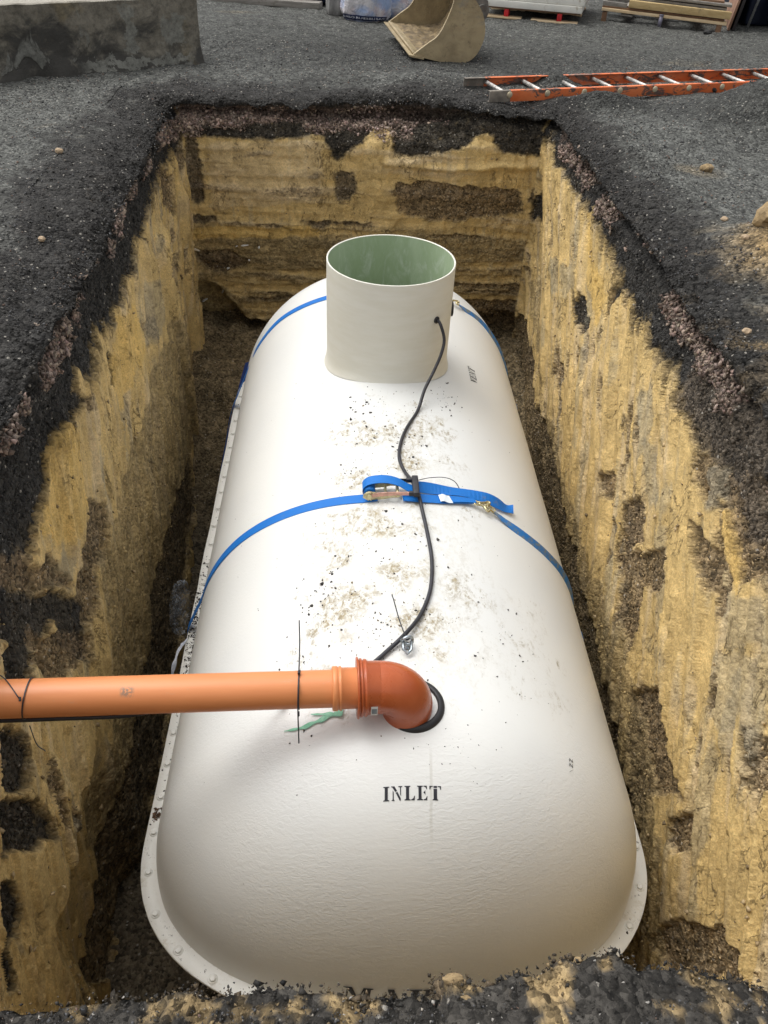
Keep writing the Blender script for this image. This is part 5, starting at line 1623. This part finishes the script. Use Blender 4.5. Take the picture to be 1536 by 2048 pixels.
for x0_, x1_, za, zb, d0, d1, mt, lb in boards:
    o = plank('timber_plank', x0_, x1_, 0, za, zb, d0, d1, mt, None, base=B0, zt=zt, bev=.003)
    tag(o, lb, 'plank', 'timber planks on the right pallet')

# plywood sheet on edge, dark sheet for the shaded gap, container and frame, upper right corner
sdv = np.array([.70, 2.25, 0]); sdv /= np.linalg.norm(sdv); snv = np.array([sdv[1], -sdv[0], 0])
def sheet(name, x, y, L, h, t, mat, label, cat, lean=0.0, slope=0.0):
    c = np.array([x, y, 0])+sdv*(L/2)+np.array([0, 0, h/2-.01])
    up = np.array([snv[0]*lean, snv[1]*lean, 1.0]); up /= np.linalg.norm(up)
    b = MB(); b.box(c, (L/2, t/2, h/2), [sdv, np.cross(up, sdv), up], 0, .002)
    return tag(b.build(name, mat, None, tuple(c)), label, cat)
sheet('plywood_sheet', 3.965, 9.56, 2.4, 1.2, .022, PLY, 'brown plywood sheet standing on edge at the top right', 'board', .12)
GAPSH = simple('gap_shade_sheet', (.022, .018, .018), .6, 0, .3, 9, .3)  # near-black sheet added where the gap beside the plywood is in shade
sheet('gap_shade_sheet', 4.015, 9.56, 2.3, 1.2, .030, GAPSH, 'dark sheet standing in for the shaded gap behind the plywood sheet', 'board', .12)
b = MB()
q0 = np.array([4.065, 9.54, 0])
upv = np.array([snv[0]*.14, snv[1]*.14, 1.0]); upv /= np.linalg.norm(upv)
b.tube([q0-upv*.01, q0+upv*1.3], .013, 12); b.tube([q0+upv*1.28, q0+upv*1.28+sdv*1.6], .013, 12)
b.tube([q0+sdv*1.6-upv*.01, q0+sdv*1.6+upv*1.29], .013, 12)
o = b.build('tube_frame', simple('grey_tube', (.30, .31, .32), .35, .7, .2, 20, .1), None, tuple(q0)); tag(o, 'thin grey steel tube frame leaning beside the plywood sheet', 'frame')
NAVB = simple('navy_steel', (.008, .014, .035), .5, .2, .4, 5, .3)
b = MB(); b.box((4.62, 10.35, .52), (.44, .45, .52), None, 0, .03); 
o = b.build('container', NAVB, None, (4.62, 10.35, 0)); tag(o, 'dark navy steel container behind the leaning sheets', 'container')
b = MB()
b.box((4.62, 9.893, .30), (.40, .006, .02), None, 0, .004)
b.build('rib', NAVB, o)
b = MB(); b.box((4.62, 9.893, .80), (.40, .006, .02), None, 0, .004); b.build('rib', NAVB, o)
BAR = simple('pale_galvanised_tube', (.42, .45, .46), .35, .7, .2, 20, .1)
b = MB(); fpts = []
fx0, fx1, fz0, fz1, fr_ = 4.34, 5.3, .02, 1.0, .12
for cx, cz, a0 in ((fx0+fr_, fz0+fr_, 180), (fx1-fr_, fz0+fr_, 270), (fx1-fr_, fz1-fr_, 0), (fx0+fr_, fz1-fr_, 90)):
    for k in range(7):
        a = math.radians(a0+15*k); fpts.append((cx+fr_*math.cos(a), 9.72, cz+fr_*math.sin(a)))
b.tube(fpts, .011, 10, closed=True)
o = b.build('barrier_frame', BAR, None, (4.8, 9.72, 0)); tag(o, 'rounded galvanised barrier frame at the right edge of the picture', 'barrier')
b = MB(); b.add([np.array(p)+np.array([0, .004, 0]) for p in fpts], [tuple(range(len(fpts)))], 0); b.build('panel', simple('barrier_panel', (.10, .13, .14), .6, .1, .3, 9, .2), o)

# ladder
m = MT('worn_orange_fibreglass')
P = m.obj()
k1 = m.noise(m.obj((7, 7, 16)), 1.0, 8, .72, .8)
bc = m.mix(m.ramp(m.noise(P, 5, 4), .3, .7), (.60, .115, .022), (.70, .19, .06))
bc = m.mix(m.ramp(k1, .505, .56, 0, .95), bc, (.075, .062, .055))
bc = m.mix(m.math('MULTIPLY', m.ramp(m.noise(P, 2.2, 5, .7), .55, .68), .6), bc, (.42, .28, .22))
LORG = m.out(bc, .6, m.bump(k1, .4, .003))
MUDR = simple('muddy_grey_rail', (.20, .175, .145), .8, 0, .3, 20, .5, 50, dirt=(.42, .12, .04), dirt_amt=.15, dscale=14)
ALU = simple('dull_aluminium', (.50, .48, .45), .42, .6, .2, 25, .25, 60, dirt=(.16, .13, .1), dirt_amt=.3, dscale=9)
BRASS = simple('brass_cap', (.60, .52, .36), .45, .4, .2, 30, .2)
ld = np.array([math.cos(math.radians(16.6)), math.sin(math.radians(16.6)), 0.0]); lnn = np.array([-ld[1], ld[0], 0]); lz = np.array([0, 0, 1.0])
L0_ = np.array([.97, 6.17, .004])
lad = thing('ladder', tuple(L0_+ld*2), 'worn orange ladder lying flat on the gravel beyond the pit corner', 'ladder')
LL = 4.1; LW = .415
for w, s_ in ((0, 1), (LW, -1)):
    b = MB()
    st = 0 if s_ == 1 else -.02
    HR = .0355
    for a0_, a1_, mi in ((st, st+.16, 1), (st+.1605, LL, 0)):
        cc = L0_+ld*((a0_+a1_)/2)+lnn*w+lz*.0355
        b.box(cc, ((a1_-a0_)/2, .0035, .0355), [ld, lnn, lz], mi, .0015)
        b.box(cc+lnn*s_*.017+lz*.0330, ((a1_-a0_)/2, .0135, .0025), [ld, lnn, lz], mi, .001)
        b.box(cc+lnn*s_*.017-lz*.0330, ((a1_-a0_)/2, .0135, .0025), [ld, lnn, lz], mi, .001)
    b.build('rail', [LORG, MUDR], lad)
for k in range(14):
    s_ = .15+.2925*k
    if s_ > LL-.05: break
    b = MB(); b.tube([L0_+ld*s_+lnn*.004+lz*.040, L0_+ld*s_+lnn*(LW-.004)+lz*.040], .0135, 14)
    b.build('rung', ALU, lad)
    b = MB()
    b.lathe(L0_+ld*s_-lnn*.0034+lz*.045, -lnn, [(0, .021), (.003, .021), (.006, .016), (.007, .0001)], 20)
    b.build('rivet', BRASS, lad)

# lumps and stones one can tell apart
CLAY = simple('yellow_clay_lump', (.33, .235, .12), .9, 0, .35, 14, .9, 40, dirt=(.14, .10, .06), dirt_amt=.5, dscale=18)
PALE = simple('pale_stone', (.42, .31, .20), .8, 0, .25, 30, .5, 80)
def lump(name, c, r, mat, label, cat, group=None, seed=1.0, sub=3, sq=(1, .9, .75)):
    bm = bmesh.new(); bmesh.ops.create_icosphere(bm, subdivisions=sub, radius=1)
    V = np.array([v.co[:] for v in bm.verts]); F = [tuple(v.index for v in q.verts) for q in bm.faces]; bm.free()
    d_ = 1+.45*fbm(V[:, 0]*1.5+seed, V[:, 1]*1.3, V[:, 2]*1.3, 4)+.10*fbm(V[:, 0]*6+seed, V[:, 1]*6, V[:, 2]*6, 3)
    W = V*d_[:, None]*np.array(sq)*r+np.array(c)
    b = MB(); b.add(W, F, 0, False)
    return tag(b.build(name, mat, None, tuple(c)), label, cat, group)
def gz_(x, y): return float(ground_h(np.array(x), np.array(y)))
for (x, y, r, mt, nm, lb, ct, sd_) in [
    (1.93, 3.66, .085, CLAY, 'clay_lump', 'big yellow clay lump at the right edge above the pit', 'clay lump', 3),
    (1.88, 3.42, .060, CLAY, 'clay_lump', 'brown clay lump just below the biggest lump on the right', 'clay lump', 8),
    (2.04, 3.80, .050, CLAY, 'clay_lump', 'clay lump behind the biggest lump at the right edge', 'clay lump', 13),
    (1.97, 3.22, .045, CLAY, 'clay_lump', 'lowest clay lump of the heap at the right edge', 'clay lump', 14),
    (1.80, 3.87, .018, PALE, 'stone', 'flat pale orange stone on the dark gravel left of the clay lump', 'stone', 5),
    (1.77, 3.55, .018, PALE, 'stone', 'long pale stone between the clay lump and the pit edge', 'stone', 6),
    (1.53, 2.82, .017, PALE, 'stone', 'orange stone chip on the broken gravel edge lower right', 'stone', 7),
    (2.01, 4.73, .035, CLAY, 'clay_lump', 'small flattened clay patch on the grey gravel right of the pit', 'clay lump', 2),
    (-1.55, 4.70, .022, PALE, 'stone', 'pale crumbly stone on the gravel left of the pit', 'stone', 9),
    (-1.34, 3.60, .016, PALE, 'stone', 'yellowish chip on the sloping gravel near the left pit edge', 'stone', 4),
    (2.73, 6.73, .045, simple('tar_lump', (.012, .012, .013), .6, 0, .3, 20, .6), 'tar_lump', 'black tarry lump in front of the ladder on the right', 'lump', 11),
    (3.58, 9.30, .040, simple('dark_lump', (.014, .014, .013), .8, 0, .3, 20, .6), 'dark_lump', 'dark lump on the gravel before the right pallet', 'lump', 12)]:
    lump(nm, (x, y, gz_(x, y)+r*.35), r, mt, lb, ct, None, sd_, 3 if r > .03 else 2)
# clay clods on the near bank
for (x, y, r, sd_, lb) in [(.185, .541, .011, 21, 'clay clod on the near bank below the MARI lettering, nearest the middle'), (.395, .566, .006, 22, 'upright clay crumb on the near bank right of the middle'), (.205, .508, .008, 23, 'smeared clay clod on the near bank at the bottom edge')]:
    lump('clay_clod', (x, y, gz_(x, y)-.012), r, CLAY, lb, 'clay clod', 'clay clods on the near bank', sd_, 3, (1.4, .8, .8))

# pale splinters stuck in the back wall
SPL = simple('pale_root', (.62, .55, .42), .7, 0, .2, 40, .2)
WSP = simple('white_fragment', (.74, .74, .72), .5, 0, .08, 40, .1)
SP = [(-1.139, -.897, .045, 70, .006, WSP, 'upper white splinter in the back left corner'),
      (-1.125, -1.012, .085, -14, .009, SPL, 'longest wooden splinter low in the back left corner'),
      (-.750, -.975, .055, 12, .005, WSP, 'level white splinter in the back wall left of the riser'),
      (-.645, -.983, .018, 80, .006, WSP, 'stubby white fragment beside the level splinter'),
      (-.81, -.985, .018, 35, .003, WSP, 'tiny white sliver left of the level splinter'),
      (-.725, -1.092, .012, 0, .006, WSP, 'round white speck under the stubby fragment'),
      (-.891, -1.175, .020, 20, .006, WSP, 'white diamond chip alone on the back wall'),
      (-.968, -1.420, .046, 68, .006, WSP, 'white splinter above the dark hollow in the back wall'),
      (-1.125, -1.520, .052, 34, .007, WSP, 'lowest white splinter near the dark hollow')]
for x, z, L, ang, r, mt, lb in SP:
    i_ = np.argmin((G[nc:, :, 0]-x)**2+(G[nc:, :, 2]-z)**2+10*(sideG[nc:] != 2))
    yb = float(G[nc:, :, 1].ravel()[i_])-.012
    d_ = np.array([math.cos(math.radians(ang)), -.15, math.sin(math.radians(ang))])*L/2
    c = np.array([x, yb-.012, z])
    r = r*1.35
    b = MB(); b.tube([c-d_, c-d_*.3+np.array([0, -.003, .002]), c+d_*.5, c+d_], [r*.75, r, r*.7, r*.45], 7)
    tag(b.build('white_splinter', mt, None, tuple(c)), lb, 'splinter', 'pale splinters in the back wall')
